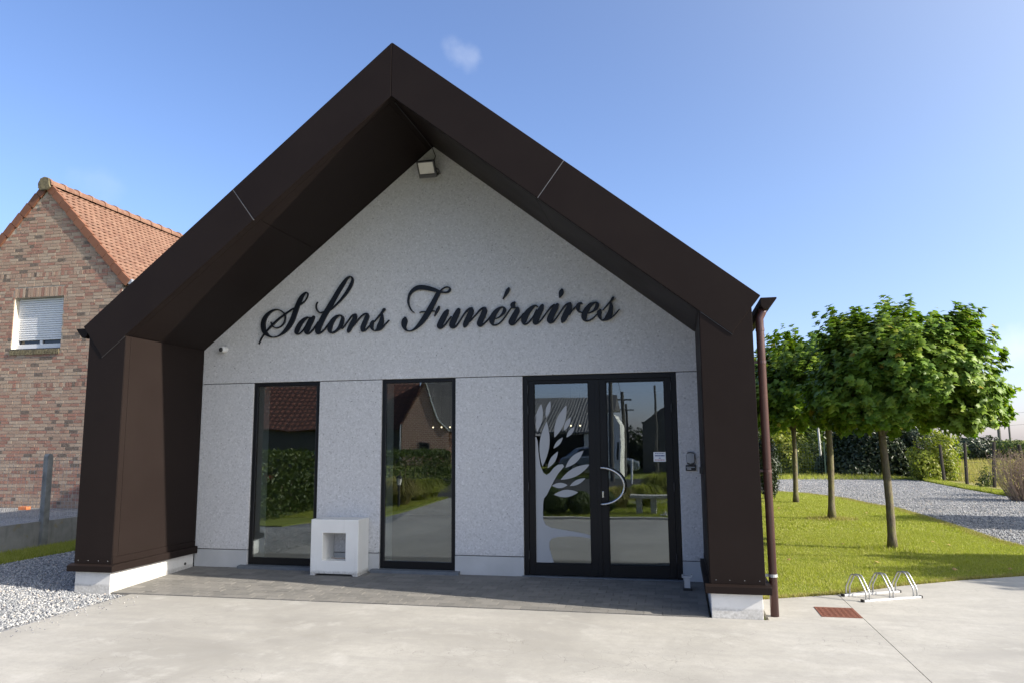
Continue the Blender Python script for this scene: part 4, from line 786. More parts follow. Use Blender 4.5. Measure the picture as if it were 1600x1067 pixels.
def crown_mesh(seed, rx, rup, rdn, zc, nshoot, nleaf, off=(0, 0)):
    global rng; rng = np.random.default_rng(seed)
    P = []; N = []; Sz = []
    d = unit(nshoot); lo = d[:, 2] < -.55; d[lo, 2] *= -.8; d /= np.linalg.norm(d, axis=1)[:, None]
    nc = max(30, nshoot // 11); cd = unit(nc); lo = cd[:, 2] < -.6; cd[lo, 2] *= -.8; cr = rng.uniform(.93, 1.08, nc); ci_ = rng.integers(0, nc, nshoot)
    bl = rng.random(nshoot) < .17
    d = cd[ci_] + unit(nshoot) * rng.uniform(.02, .34, nshoot)[:, None]; fl_ = unit(nshoot); fl_[:, 2] = -rng.uniform(.15, .75, nshoot); d[bl] = fl_[bl]; d /= np.linalg.norm(d, axis=1)[:, None]
    lump = cr[ci_] * (1 - .6 * (1 - (d * cd[ci_]).sum(1))) + .06 * np.sin(d[:, 0] * 4.1 + seed) * np.cos(d[:, 1] * 3.7 + seed * 2) + .07 * np.sin(d[:, 2] * 6 + d[:, 0] * 5)
    for i in range(nshoot):
        b = d[i] * lump[i]; dep = rng.uniform(.45, 1.0) ** .4; tip = np.array([b[0] * rx, b[1] * rx, b[2] * (rup if b[2] > 0 else rdn)]) * dep
        tip[2] = max(tip[2], -rdn * .86 + rng.normal(0, .05)); root = tip * rng.uniform(.62, .82)
        out = tip / np.linalg.norm(tip); g = out * .5 + np.array([0, 0, .9 if d[i, 2] > .15 else .15]); g /= np.linalg.norm(g)
        ext = rng.uniform(.05, .30) * (1 if d[i, 2] > -.1 else .4)
        if dep > .9 and d[i, 2] > .35 and rng.random() < .35: ext += rng.uniform(.1, .28)
        end = tip + g * ext; nl = int(nleaf * (1 + ext * 2.2)); t = rng.uniform(0, 1, nl) ** .8
        q = np.where(t[:, None] < .5, root + (tip - root) * (t[:, None] / .5), tip + (end - tip) * ((t[:, None] - .5) / .5))
        rad = .17 * (1.08 - .74 * t); q = q + unit(nl) * (rad * rng.uniform(.35, 1, nl))[:, None]
        n_ = out * .75 + np.array([0, 0, .7]) + unit(nl) * .6
        P.append(q); N.append(n_); Sz.append(rng.uniform(.11, .19, nl) * (1.0 - .36 * t))
    P = np.concatenate(P); P[:, 2] += zc; P[:, 0] += off[0]; P[:, 1] += off[1]
    return leaves('crown', P, np.concatenate(N), np.concatenate(Sz), ML_V, ML_F, MAPLE)
def trunk_mb(seed, h, r0, r1, rx, rz, zc, limbs=9):
    q = random.Random(seed); m = MB(); pts = []; rr = []
    for i in range(9):
        t = i / 8; pts.append((math.sin(t * 3 + seed) * .03 - math.sin(seed) * .03, math.cos(t * 2.4 + seed) * .025 - math.cos(seed) * .025, t * h)); rr.append(r0 + (r1 - r0) * t + (.022 * max(0, 1 - t * 9)) + q.uniform(-.003, .003))
    m.tube(pts, rr, 12); top = Vector(pts[-1])
    for k in range(limbs):
        a = 6.283 * k / limbs + q.uniform(-.3, .3); e = q.uniform(.1, 1.2); L = q.uniform(.6, .85)
        end = Vector((math.cos(a) * math.cos(e) * rx * L, math.sin(a) * math.cos(e) * rx * L, zc - 0 + math.sin(e) * rz * L)); s_ = top - Vector((0, 0, q.uniform(.0, .25)))
        md = s_.lerp(end, .5) + Vector((0, 0, .06)); m.tube([s_, md, end], [r1 * .55, r1 * .34, .010], 6)
    return m
crA = crown_mesh(3, 1.40, 1.38, .82, 2.36, 1100, 22, (.30, 0)); crB = crown_mesh(8, 1.38, 1.22, .78, 2.38, 850, 20)
def maple(loc, rz, crown, sc, seed, label, group='maples in a row on the lawn', proto=None):
    t = thing('maple_tree', loc, label, 'tree', group, rz); t.scale = (sc, sc, sc)
    if seed not in TR: TR[seed] = trunk_mb(seed, 1.95, .064, .052, 1.4, 1.1, 2.75).mesh('trunk', BARK, smooth=True)
    obj('trunk', TR[seed], t); obj('crown', crown, t)
    return t
TR = {}
maple((6.41, 3.69, -.075), 0, crA, 1.0, 1, 'nearest round headed maple on the lawn with the thickest trunk')
maple((6.40, 8.36, -.075), 2.2, crB, 1.12, 2, 'second round headed maple on the lawn, behind the nearest one')
maple((6.33, 12.9, -.075), 4.0, crB, 1.12, 3, 'third round headed maple on the lawn, thin trunk before the gravel')
maple((6.2, 17.2, -.075), 5.1, crB, 1.1, 1, 'farthest round headed maple, half hidden by the red brown downpipe')
for i, (x, y) in enumerate(((14.1, .75), (15.3, 7.3))):
    maple((x, y, -.075), 1.3 + i, crB, 1.18 - .1 * i, 2, ['round headed maple across the drive shading the concrete edge of the lawn', 'farther round headed maple across the drive shading the gravel'][i], 'maples across the drive')

def bush(name, loc, rx, ry, rz, n, size, mat, label, cat='shrub', group=None, stems=True, tall=False, kind=None, lump=.16, shell=.5, parent=None):
    global rng
    rng = np.random.default_rng(int(abs(loc[0] * 131 + loc[1] * 17 + loc[2]) * 10) + n)
    d = unit(n); d[:, 2] = np.abs(d[:, 2]) if not tall else d[:, 2]
    ph = rng.uniform(0, 6, 3); l = 1 + lump * (np.sin(d[:, 0] * 5 + ph[0]) * np.sin(d[:, 1] * 5 + ph[1]) + np.sin(d[:, 2] * 7 + ph[2] + d[:, 0] * 3) * .6)
    rad = (l * rng.uniform(shell, 1.05, n) ** .6)[:, None]; P = d * rad * [rx, ry, rz]
    if tall: P[:, 2] += rz
    me = leaves('foliage', P, d + unit(n) * .8 + [0, 0, .3], rng.uniform(.6, 1.3, n) * size, OV_V, OV_F, mat)
    t = thing(name, loc, label, cat, group); obj('foliage', me, t)
    if stems:
        m = MB()
        for k in range(5):
            a = k * 1.3; m.tube([(math.cos(a) * .04, math.sin(a) * .04, 0), (math.cos(a) * rx * .3, math.sin(a) * ry * .3, rz * .5), (math.cos(a) * rx * .6, math.sin(a) * ry * .6, rz * (.8 if not tall else 1.3))], [.03, .02, .006], 5)
        m.build('stem', BARK, t, local=True)
    return t
def tufts(name, poly_fn, n, hmin, hmax, wid, mat, lean=.5, z=-.075, seed=5, hfn=None):
    g = np.random.default_rng(seed); P = poly_fn(g, n); n = len(P); h = g.uniform(hmin, hmax, n); 
    if hfn is not None: h = h * hfn(P)
    a = g.uniform(0, 6.283, n); w = g.uniform(.6, 1.2, n) * wid; la = g.uniform(0, 6.283, n); ll = g.uniform(0, lean, n) * h
    base = np.column_stack([P, np.full(n, z)]); dx = np.column_stack([np.cos(a) * w, np.sin(a) * w, np.zeros(n)])
    tip = base + np.column_stack([np.cos(la) * ll, np.sin(la) * ll, h])
    V = np.stack([base - dx, base + dx, tip], 1).reshape(-1, 3); T = np.arange(3 * n).reshape(-1, 3)
    return np_mesh(name, V, T, mat)
def in_poly(P, poly):
    x, y = P[:, 0], P[:, 1]; ins = np.zeros(len(P), bool); j = len(poly) - 1
    for i in range(len(poly)):
        xi, yi = poly[i]; xj, yj = poly[j]; c = ((yi > y) != (yj > y)) & (x < (xj - xi) * (y - yi) / (yj - yi + 1e-12) + xi); ins ^= c; j = i
    return ins
LAWN = [(3.98, -.58), (4.17, -.49), (4.83, -.15), (5.63, .49), (6.5, 1.03), (7.35, 1.47), (9.2, 2.5), (8.53, 4.3), (8.48, 5.2), (8.56, 7.8), (8.53, 11.35), (8.18, 12.8), (8.0, 14.5), (7.22, 16.6), (6.38, 17.5), (4.3, 17.9), (3.98, 17.9)]
def lawn_pts(y0, y1):
    def f(g, n):
        P = np.column_stack([g.uniform(4, 9.2, n), g.uniform(y0, y1, n)]); return P[in_poly(P, LAWN)]
    return f
patch = lambda P: .75 + .45 * np.sin(P[:, 0] * 3.1 + np.sin(P[:, 1] * 2.2)) * np.sin(P[:, 1] * 2.7 + P[:, 0]) * .6
ga = np_mesh
tag(obj('lawn_grass', tufts('lawn_grass', lawn_pts(-.6, 6), 190000, .022, .050, .0042, GRASS, .9, hfn=patch, seed=1)), 'short sunlit grass of the near lawn', kind='stuff')
tag(obj('lawn_grass', tufts('lawn_grass', lawn_pts(6, 18), 130000, .025, .055, .007, GRASS, .9, hfn=patch, seed=2)), 'short sunlit grass of the far lawn', kind='stuff')
def edge_pts(g, n):
    out = []
    E = [(4.0, -.58), (4.17, -.5), (4.83, -.165), (5.63, .475), (6.5, 1.015), (7.35, 1.455), (9.28, 2.52)]; F2 = [(8.53, 4.3), (8.48, 5.2), (8.56, 7.8), (8.53, 11.35), (8.18, 12.8), (8.0, 14.5), (7.22, 16.6), (6.38, 17.5)]
    for L_, off in ((E, .05), (F2, .10)):
        for i in range(len(L_) - 1):
            a, b = np.array(L_[i]), np.array(L_[i + 1]); k = int(np.linalg.norm(b - a) * n); t = g.uniform(0, 1, k)[:, None]; d = (b - a) / np.linalg.norm(b - a)
            out.append(a + (b - a) * t + np.array([-d[1], d[0]]) * np.abs(g.normal(0, off, k))[:, None])
    return np.concatenate(out)
tag(obj('lawn_edge_grass', tufts('lawn_edge_grass', edge_pts, 900, .02, .06, .005, DRYG, 1.2, seed=3)), 'dry straw coloured grass along the lawn edges', kind='stuff')
for i, (x, y) in enumerate(((6.41, 3.69), (6.4, 8.36))):
    def ring(g, n, x=x, y=y):
        a = g.uniform(0, 6.283, n); r = g.uniform(.05, .42, n); return np.column_stack([x + np.cos(a) * r * 1.3, y + np.sin(a) * r])
    tag(obj('dry_grass', tufts('dry_grass', ring, 1500, .03, .10, .006, DRYG if i else GRASS, 1.0, seed=9 + i)), 'paler grass round the foot of a maple', kind='stuff')
def rect_pts(x0, x1, y0, y1): return lambda g, n: np.column_stack([g.uniform(x0, x1, n), g.uniform(y0, y1, n)])
tag(obj('verge_grass', tufts('verge_grass', rect_pts(-7.42, -6.6, -2.5, 5), 26000, .03, .09, .006, GRASS, .9, z=-.06, seed=12)), 'grass on the shaded verge below the boundary wall', kind='stuff')

# loose stones on the gravel
def stones(name, fn, n, r0, r1, z, seed, label):
    g = np.random.default_rng(seed); P = fn(g, n); n = len(P); V0 = np.array([(1, 0, 0), (-1, 0, 0), (0, 1, 0), (0, -1, 0), (0, 0, 1), (0, 0, -.6)]); F0 = np.array([(0, 2, 4), (2, 1, 4), (1, 3, 4), (3, 0, 4), (2, 0, 5), (1, 2, 5), (3, 1, 5), (0, 3, 5)])
    s = g.uniform(r0, r1, n)[:, None, None]; jit = g.uniform(.6, 1.3, (n, 6, 3)); a = g.uniform(0, 6.283, n); c, sn = np.cos(a)[:, None], np.sin(a)[:, None]
    X = V0[None] * jit * s * [1, 1, .8]; X = np.stack([X[..., 0] * c - X[..., 1] * sn, X[..., 0] * sn + X[..., 1] * c, X[..., 2]], -1)
    X += np.column_stack([P, z + g.uniform(0, .5, n) * s[:, 0, 0]])[:, None, :]
    T = (F0[None] + (np.arange(n) * 6)[:, None, None]).reshape(-1, 3); tag(obj(name, np_mesh(name, X.reshape(-1, 3), T, STONE)), label, kind='stuff')
GLP = [(-6.6, -4.9), (-3.06, -4.9), (-3.2, -3.6), (-3.16, -2.6), (-3.18, -1.64), (-3.85, -1.62), (-4.0, -1.2), (-4.0, 3.5), (-6.6, 3.5)]
def glp(g, n):
    P = np.column_stack([g.uniform(-6.6, -3.05, n), g.uniform(-4.9, 3.5, n)])
    return P[in_poly(P, GLP)]
stones('gravel_stones', glp, 70000, .008, .018, -.07, 21, 'loose grey gravel stones left of the building')
def sp_(g, n): return np.column_stack([-3.12 + np.abs(g.normal(0, .18, n)), g.uniform(-3.6, -1.7, n)])
stones('stray_gravel', sp_, 160, .004, .011, -.058, 22, 'stray gravel stones on the edge of the concrete yard')
GDP = [(8.62, 4.4), (8.56, 5.2), (8.64, 7.8), (8.6, 11.35), (8.25, 12.9), (8.08, 14.6), (7.3, 16.7), (6.5, 17.6), (5.0, 18.2), (5, 24.2), (7.5, 25.4), (10.1, 29.4), (11.6, 29), (12.9, 25), (12.7, 19.8), (12.65, 14.8), (13.4, 9), (13.9, 5.0), (9.4, 2.6)]
def gdp(g, n):
    P = np.column_stack([g.uniform(5, 14, n), 2.6 + 27 * g.uniform(0, 1, n) ** 1.3])
    return P[in_poly(P, GDP)]
stones('drive_stones', gdp, 60000, .010, .024, -.068, 23, 'loose grey stones on the gravel drive')

# ---------------------------------------------------------------- far right: hedge, shrubs, field, fence, poles
bush('yew', (5.75, 14.2, -.08), .36, .36, .95, 5200, .075, DARKB, 'narrow dark yew beside the downpipe at the lawn edge', 'shrub', tall=True, lump=.12)
bush('dark_shrub', (12.0, 28.6, -.1), 2.4, 1.4, 2.75, 22000, .17, DARKB, 'large dark evergreen shrub behind the nearest maple trunk', 'shrub')
bush('dark_shrub', (13.9, 28.6, -.1), 1.4, 1.2, 2.4, 11000, .16, DARKB, 'smaller dark evergreen shrub at the end of the field fence', 'shrub')
bush('leafy_shrub', (8.35, 29.3, -.1), 1.25, .9, 2.5, 5200, .20, LIGHTB, 'sunlit leafy shrub between the two farther maple trunks', 'shrub', lump=.3, shell=.2)
bush('leafy_shrub', (6.9, 28.6, -.1), 1.1, .9, 2.7, 3600, .19, BUSH, 'green shrub behind the farthest maple trunk', 'shrub', lump=.3, shell=.2)
bush('leafy_shrub', (10.0, 33.0, -.1), 1.6, 1.0, 2.1, 4200, .18, BUSH, 'loose olive shrub round the pale birch stem', 'shrub', lump=.35, shell=.2)
bush('leafy_shrub', (13.75, 25.4, -.1), 1.05, .9, 2.05, 4600, .15, LIGHTB, 'yellow green climbing shrub on the field fence posts', 'shrub', lump=.3, shell=.25)
for i, (x, y, rx, ry, rz, m, lb_) in enumerate(((5.5, 38, 5, 2.5, 4.2, DARKB, 'dark tree mass far behind the lawn, left part'), (12.5, 42, 5.5, 3, 4.6, BUSH, 'green tree mass far behind the lawn, middle part'))):
    bush('far_tree', (x, y, -.1), rx, ry, rz, 12000, .32, m, lb_, 'tree', lump=.25)
for i, (x, y, rx, ry, rz, m, n_, lb_) in enumerate(((26.3, 58, 3.2, 2.5, 1.95, DARKB, 9000, 'dark overgrown hedge mound under the utility poles'), (31.5, 57, 4.5, 2.5, 1.75, BUSH, 10000, 'olive overgrown hedge mound at the right edge'), (20.8, 50, 2.2, 1.6, 2.3, BUSH, 6000, 'round green bush at the far side of the field'))):
    bush('overgrown_hedge', (x, y, -.1), rx, ry, rz, n_, .26, m, lb_, 'hedge', lump=.22)
tag(MB().xy([(14.1, 14), (60, 20), (60, 52), (15, 52), (13.5, 26)][::1], -.2, -.06).build('field', plain('dry_meadow', (.26, .235, .10), .95, 0, .35, .7, .01, .1)), 'dry grassy field beyond the fence', kind='structure')
tag(obj('field_grass', tufts('field_grass', rect_pts(14.2, 26, 15, 50), 42000, .10, .45, .012, DRYG, .6, z=-.07, seed=31)), 'dry grass of the field', kind='stuff')
def vg(g, n):
    y = g.uniform(14, 29, n); x = np.interp(y, [14, 19.8, 25, 29], [12.8, 12.85, 13.1, 11.7]) + np.abs(g.normal(0, .26, n))
    return np.column_stack([x, y])
tag(obj('fence_grass', tufts('fence_grass', vg, 26000, .03, .13, .009, GRASS, .8, z=-.08, seed=32)), 'green grass strip along the field fence', kind='stuff')
tag(obj('back_grass', tufts('back_grass', rect_pts(4.5, 12.5, 25.5, 34), 16000, .08, .3, .012, GRASS, .8, z=-.1, seed=33)), 'grass behind the gravel drive', kind='stuff')
ff = thing('field_fence', (13.84, 22.28, -.06), 'old wooden post and wire fence along the field', 'fence')
for i, (x, y, h, lx) in enumerate(((13.4, 26.1, 1.5, .04), (13.64, 24.08, 1.42, .03), (13.84, 22.28, 1.48, -.02), (14.04, 20.31, 1.55, -.05), (14.25, 18.3, 1.45, .05), (14.45, 16.3, 1.5, .0))):
    MB().tube([(x, y, -.2), (x - lx * 1.2, y + .02, h * .5), (x - lx * 2.2, y, h)], [.062, .058, .052], 7).build('post', plain('old_fence_post', (.035, .028, .023), .9, 0, .3, 9) if i == 0 else bpy.data.materials['old_fence_post'], ff)
for z in (.35, .8, 1.3): MB().tube([(13.35, 26.1, z), (13.8, 22.28, z - .02), (14.4, 16.3, z)], .006, 4).build('wire', DGREYM, ff)
gf = thing('garden_fence', (8.2, 27.6, -.1), 'thin green metal mesh fence behind the maples', 'fence')
for x in (6.2, 7.4, 8.6, 9.8): MB().box(x - .03, x + .03, 27.57, 27.63, -.1, 1.55).build('post', plain('green_post', (.03, .06, .04), .5) if x == 6.2 else bpy.data.materials['green_post'], gf)
wmx = MB(); x = 6.2
while x < 9.8: wmx.box(x, x + .006, 27.6, 27.606, 0, 1.5); x += .12
for k in range(11): wmx.box(6.2, 9.8, 27.606, 27.612, .05 + k * .14, .056 + k * .14)
tag(wmx.build('wire_mesh', bpy.data.materials['green_post'], gf), kind='stuff')
bt = thing('birch', (10.35, 31.5, -.1), 'slim birch with a pale stem behind the gravel drive', 'tree'); MB().tube([(10.35, 31.5, -.1), (10.3, 31.5, 1.3), (10.22, 31.5, 4)], [.06, .055, .04], 8).build('trunk', plain('birch_bark', (.42, .42, .40), .8, 0, .3, 6), bt)
P_ = unit(900) * [1.2, 1.2, .9] + [10.22, 31.5, 3.7]; obj('crown', leaves('crown', P_ - np.array([10.35, 31.5, -.1]), unit(900), rng.uniform(.12, .2, 900), OV_V, OV_F, BUSH), bt)
kb = thing('concrete_block', (10.3, 28.9, -.06), 'low pale concrete block at the back of the gravel drive', 'concrete block'); MB().box(9.6, 11.0, 28.7, 29.2, -.06, .14).build('block', OLDCONC, kb, bevel=.02)
def twiggy(loc, h, n, label, seed):
    q = random.Random(seed); t = thing('dry_bush', loc, label, 'bush'); m = MB()
    for k in range(n):
        a = q.uniform(0, 6.283); sp = q.uniform(.05, .55) * h; p = [(math.cos(a) * sp * .45, math.sin(a) * sp * .45, 0), (math.cos(a) * sp * .9 + q.uniform(-.12, .12), math.sin(a) * sp * .9, h * q.uniform(.3, .5)), (math.cos(a) * sp + q.uniform(-.15, .15), math.sin(a) * sp, h * q.uniform(.6, 1.0))]
        m.tube(p, [.010, .007, .003], 4, False)
        for j in range(4):
            b = Vector(p[1]).lerp(Vector(p[2]), q.random()); m.tube([b, b + Vector((q.uniform(-.2, .2), q.uniform(-.2, .2), q.uniform(.05, .25)))], [.005, .002], 3, False)
    m.build('twigs', TWIG, t, local=True)
    g = np.random.default_rng(seed); P = g.normal(0, 1, (n * 4, 3)) * [.3 * h, .3 * h, .22 * h] + [0, 0, .6 * h]; P[:, 2] = np.abs(P[:, 2])
    obj('foliage', leaves('foliage', P, unit(len(P)), g.uniform(.03, .07, len(P)), OV_V, OV_F, DRYG), t)
twiggy((12.55, 14.2, -.08), 1.45, 150, 'dry brown twiggy bush by the fence at the right edge', 4)
twiggy((13.4, 16.2, -.08), 1.35, 90, 'paler dry bush just behind the right edge twigs', 5)
bush('weed', (14.0, 20.9, -.08), .35, .35, .75, 700, .08, BUSH, 'green weed growing between the fence posts', 'plant', lump=.3, shell=.2)
for i, (x, y, h, lab, lamp) in enumerate(((34.0, 70.0, 4.25, 'taller utility pole carrying the wires at the right edge', 0), (33.1, 70, 3.2, 'short thick pole just left of the taller utility pole', 0))):
    p = thing('utility_pole', (x, y, -.1), lab, 'utility pole', None)
    MB().tube([(x, y, -.1), (x, y, h)], [.10, .08] if i == 0 else [.16, .14], 8).build('pole', POLE, p)
    if i == 0:
        MB().box(x - .6, x + .6, y - .05, y + .05, h - .35, h - .25).build('crossarm', POLE, p)
        for dz in (0, 1.1): MB().tube([(x, y, h - .3 - dz), (x + 5, y - 22, h + .35 - dz), (x + 11, y - 44, h + 2.2 - dz)], .012, 4).build('wire', DGREYM, p)

cw = thing('overhead_cables', (20, 6, 6.2), 'overhead cables right of the lawn whose thin shadows cross the grass and gravel', 'cables')
for y0, z, r in ((9.7, 6.2, .03), (1.2, 5.9, .028)): MB().tube([(10.5 + (4 if y0 > 5 else 0), y0 - .3, z), (20, y0 + .2, z - .12), (34, y0 + 1.6, z + .1)], r, 6).build('cable', BLACKP, cw)
for x, y in ((34, 7),): MB().tube([(x, y, -.1), (x, y, 7)], [.12, .09], 8).build('pole', POLE, cw)

g = np.random.default_rng(77); n = 12; P = np.column_stack([g.uniform(4.3, 8.2, n), g.uniform(.5, 11, n), np.full(n, -.035)])
tag(obj('fallen_leaves', leaves('fallen_leaves', P, np.column_stack([g.normal(0, .3, n), g.normal(0, .3, n), np.ones(n)]), g.uniform(.05, .08, n), ML_V, ML_F, plain('fallen_leaf', (.30, .20, .07), .7, 0, .3, 3))), 'a few fallen maple leaves on the lawn', kind='stuff')
# ================================================================ the place behind the photographer, mirrored in the glass
def hedge(y0, y1, x0, x1, h, label, n):
    global rng; rng = np.random.default_rng(int(n + h * 10)); d = rng.uniform(0, 1, (n, 3)); P = np.column_stack([x0 + (x1 - x0) * d[:, 0], y0 + (y1 - y0) * d[:, 1], h * d[:, 2]])
    k = rng.integers(0, 3, n); P[k == 0, 0] = np.where(rng.random((k == 0).sum()) < .7, x1, x0); P[k == 1, 2] = h; P[k == 2, 1] = np.where(rng.random((k == 2).sum()) < .5, y0, y1)
    P += rng.normal(0, .045, (n, 3)); c = np.array([(x0 + x1) / 2, (y0 + y1) / 2, 0]); t = thing('garden_hedge', (c[0], c[1], -.05), label, 'hedge', 'clipped hedge by the drive')
    obj('foliage', leaves('foliage', P - c, unit(n) + [.5, .2, .3], rng.uniform(.06, .12, n), OV_V, OV_F, BUSH), t)
    MB().box(x0 + .12, x1 - .12, y0 + .12, y1 - .12, 0, h - .12).build('core', DARKB, t, local=False) if False else None
    m = MB(); yy = y0 + .3
    while yy < y1: m.tube([((x0 + x1) / 2, yy, -.05), ((x0 + x1) / 2 + .05, yy, h * .8)], [.04, .015], 5); yy += .5
    m.build('stems', BARK, t)
hedge(-8.4, -5.6, -7.0, -5.95, 1.45, 'tall clipped hedge mirrored in the left window', 9000)
hedge(-10.6, -8.5, -6.9, -6.0, .75, 'lower clipped hedge in front of the dark parked car', 4500)
hedge(-20, -10.8, -7.0, -5.9, 1.35, 'long clipped hedge mirrored in the middle window', 12000)
def orn(loc, h, n, label, mat, seed):
    g = np.random.default_rng(seed); t = thing('ornamental_grass', loc, label, 'grass clump', 'ornamental grass clumps')
    a = g.uniform(0, 6.283, n); r = g.uniform(.15, .95, n); hh = h * g.uniform(.55, 1, n); V = []; 
    dirv_ = np.column_stack([np.cos(a), np.sin(a)]); w = np.column_stack([-np.sin(a), np.cos(a)]) * .007
    z0 = np.zeros(n); b = dirv_ * (.28 * h * g.uniform(0, 1, n) ** .5)[:, None]; m_ = b + dirv_ * (r * h * .32)[:, None]; e = b + dirv_ * (r * h * .75)[:, None]
    def P(xy, z): return np.column_stack([xy, z])
    X = np.stack([P(b - w, z0), P(b + w, z0), P(m_ + w, hh * .75), P(m_ - w, hh * .75), P(e, hh * (1.0 - .75 * r))], 1); k = np.arange(n)[:, None, None] * 5
    T = (np.array([(0, 1, 2), (0, 2, 3), (3, 2, 4)])[None] + k).reshape(-1, 3); obj('blades', np_mesh('blades', X.reshape(-1, 3), T, mat), t)
orn((-4.35, -10.2, -.05), 1.0, 1500, 'tall pale ornamental grass by the drive in the middle window', DRYG, 1); orn((-4.3, -11.8, -.05), .85, 1200, 'second ornamental grass clump beside the pale one', GRASS, 2); orn((-4.4, -13.0, -.05), .8, 1000, 'third ornamental grass clump, farthest along the drive', GRASS, 3)
orn((2.3, -10.9, -.05), .75, 1500, 'ornamental grass clump behind the stone bench', GRASS, 4); orn((1.6, -10.4, -.05), .7, 1200, 'ornamental grass clump left of the stone bench', DRYG, 5); orn((2.6, -15.2, -.05), .9, 2600, 'wide green grass clump near the street', GRASS, 6); orn((3.6, -15.6, -.05), .8, 2000, 'second grass clump near the street', GRASS, 7)
for i, (x, y, r) in enumerate(((.28, -8.25, .33), (.86, -8.35, .30), (1.35, -8.9, .30), (-.1, -9.1, .36))):
    bush('box_ball', (x, y, -.06), r, r, r * .95, 5200, .045, DARKB if i < 0 else BUSH, ['leftmost clipped box ball mirrored in the left door', 'middle clipped box ball mirrored in the left door', 'rightmost clipped box ball near the stone bench', 'clipped box ball behind the front pair'][i], 'shrub', 'clipped box balls', tall=True, lump=.03, shell=.8, stems=True)
gl_ = thing('garden_lamp', (-4.1, -9.5, -.06), 'short black garden lamp with a glass lantern by the drive', 'lamp')
MB().tube([(-4.1, -9.5, -.06), (-4.1, -9.5, .55)], .035, 10).build('post', BLACKP, gl_); MB().tube([(-4.1, -9.5, .55), (-4.1, -9.5, .74)], [.06, .085], 8).build('lantern', LENS, gl_); MB().tube([(-4.1, -9.5, .74), (-4.1, -9.5, .82)], [.11, .02], 8).build('cap', BLACKP, gl_)
bn = thing('stone_bench', (2.6, -8.75, -.045), 'pale stone bench on the planting bed facing the building', 'bench')
MB().box(2.02, 3.05, -8.93, -8.55, .33, .395).build('seat', LIME, bn, bevel=.01)
for x in (2.50, 2.16): MB().box(x, x + .14, -8.88, -8.60, -.05, .329).build('leg', LIME, bn, bevel=.01)
kb2 = tag(MB().xy([(-.62, -7.40), (-.62, -7.56), (4.7, -7.75), (4.7, -7.57)], -.2, -.015).build('kerb', LIME, origin=(0, 0, 0)), 'pale kerb along the planting bed', kind='structure')
flw = thing('white_flowers', (2.85, -8.1, -.045), 'small clump of white flowers beside the stone bench', 'flowers'); g = np.random.default_rng(4)
obj('blossom', leaves('blossom', g.normal(0, .07, (90, 3)) * [1, 1, .3] + [0, 0, .06], unit(90), np.full(90, .05), OV_V, OV_F, FLOWER), flw)
def big_tuft(x0, x1, y0, y1, n, seed, label, z): tag(obj('bed_grass', tufts('bed_grass', rect_pts(x0, x1, y0, y1), n, .03, .08, .008, GRASS, .9, z=z, seed=seed)), label, kind='stuff')
big_tuft(-.55, 6, -13, -7.8, 28000, 41, 'grass of the planting bed', -.05); big_tuft(-5.9, -3.8, -13, -6.7, 16000, 42, 'grass along the hedge', -.05)
gp = tag(MB().xy([(-.5, -11.6), (6, -12.2), (6, -13.1), (-.5, -12.6)][::1], -.2, -.035).build('garden_path', CONCRETE), 'concrete path across the planting bed', kind='structure')

def house(name, loc, label, cat, walls, wm, roofs, rm, opens=(), group=None):
    t = thing(name, loc, label, cat, group)
    for poly, y0, y1 in walls: MB().xz(poly, y0, y1).build('wall', wm, t)
    for poly, x0, x1 in roofs: MB().yz(poly, x0, x1).build('roof', rm, t)
    for (x0, x1, z0, z1, y) in opens:
        f = MB().box(x0, x1, y - .05, y + .04, z0, z1).build('window', WHITEP, t); MB().box(x0 + .08, x1 - .08, y + .041, y + .05, z0 + .08, z1 - .08).build('pane', CARGLASS, f)
    return t
def m_wallbrick():
    t = NT('distant_brickwork'); b = t.node('ShaderNodeTexBrick'); mp = t.node('ShaderNodeMapping'); t.l.new(t.pos, mp.inputs[0]); mp.inputs['Rotation'].default_value = (R(90), 0, 0); t.l.new(mp.outputs[0], b.inputs['Vector'])
    b.inputs['Color1'].default_value = (.36, .19, .14, 1); b.inputs['Color2'].default_value = (.29, .15, .11, 1); b.inputs['Mortar'].default_value = (.5, .45, .4, 1); b.inputs['Scale'].default_value = 1.7; b.inputs['Mortar Size'].default_value = .025; return t.pr(b.outputs[0], .9)
FARBRICK = m_wallbrick()
def m_fartile():
    t = NT('distant_red_tiles'); w = t.node('ShaderNodeTexWave'); t.l.new(t.pos, w.inputs[0]); w.inputs['Scale'].default_value = .75; w.bands_direction = 'X'; w2 = t.node('ShaderNodeTexWave'); t.l.new(t.pos, w2.inputs[0]); w2.bands_direction = 'Z'; w2.inputs['Scale'].default_value = .9
    c = t.mix(t.math('MULTIPLY', w.outputs[1], w2.outputs[1]), (.045, .018, .015), (.18, .07, .048)); return t.pr(c, .8)
FARTILE = m_fartile()
# long house with red tile roof and a brick gable
lh = house('far_house', (-17.3, -50, -.1), 'long red tile roofed house with a brick gable mirrored in the windows', 'house',
      [([(-40, -.1), (-19.1, -.1), (-19.1, 2.9), (-40, 2.9)], -59, -51)], DGREYM, [([(-50.2, 2.75), (-55.5, 7.5), (-60.5, 2.75), (-60.3, 2.65), (-55.5, 7.3), (-50.4, 2.65)], -40.3, -17.7)], FARTILE)
MB().xz([(-19.1, -.1), (-15.3, -.1), (-15.3, 2.55), (-16.15, 3.5), (-17.35, 6.78), (-19.1, 3.36)], -59, -50).build('gable_wall', FARBRICK, lh)
MB().xz([(-19.4, 3.0), (-17.42, 6.95), (-17.28, 6.95), (-17.35, 6.75), (-19.25, 2.95)], -58.9, -49.85).build('verge', FARTILE, lh)
MB().xz([(-17.33, 6.88), (-16.1, 3.5), (-15.22, 2.52), (-15.28, 2.46), (-16.2, 3.42), (-17.37, 6.75)], -58.9, -49.85).build('verge', RENDERW, lh)
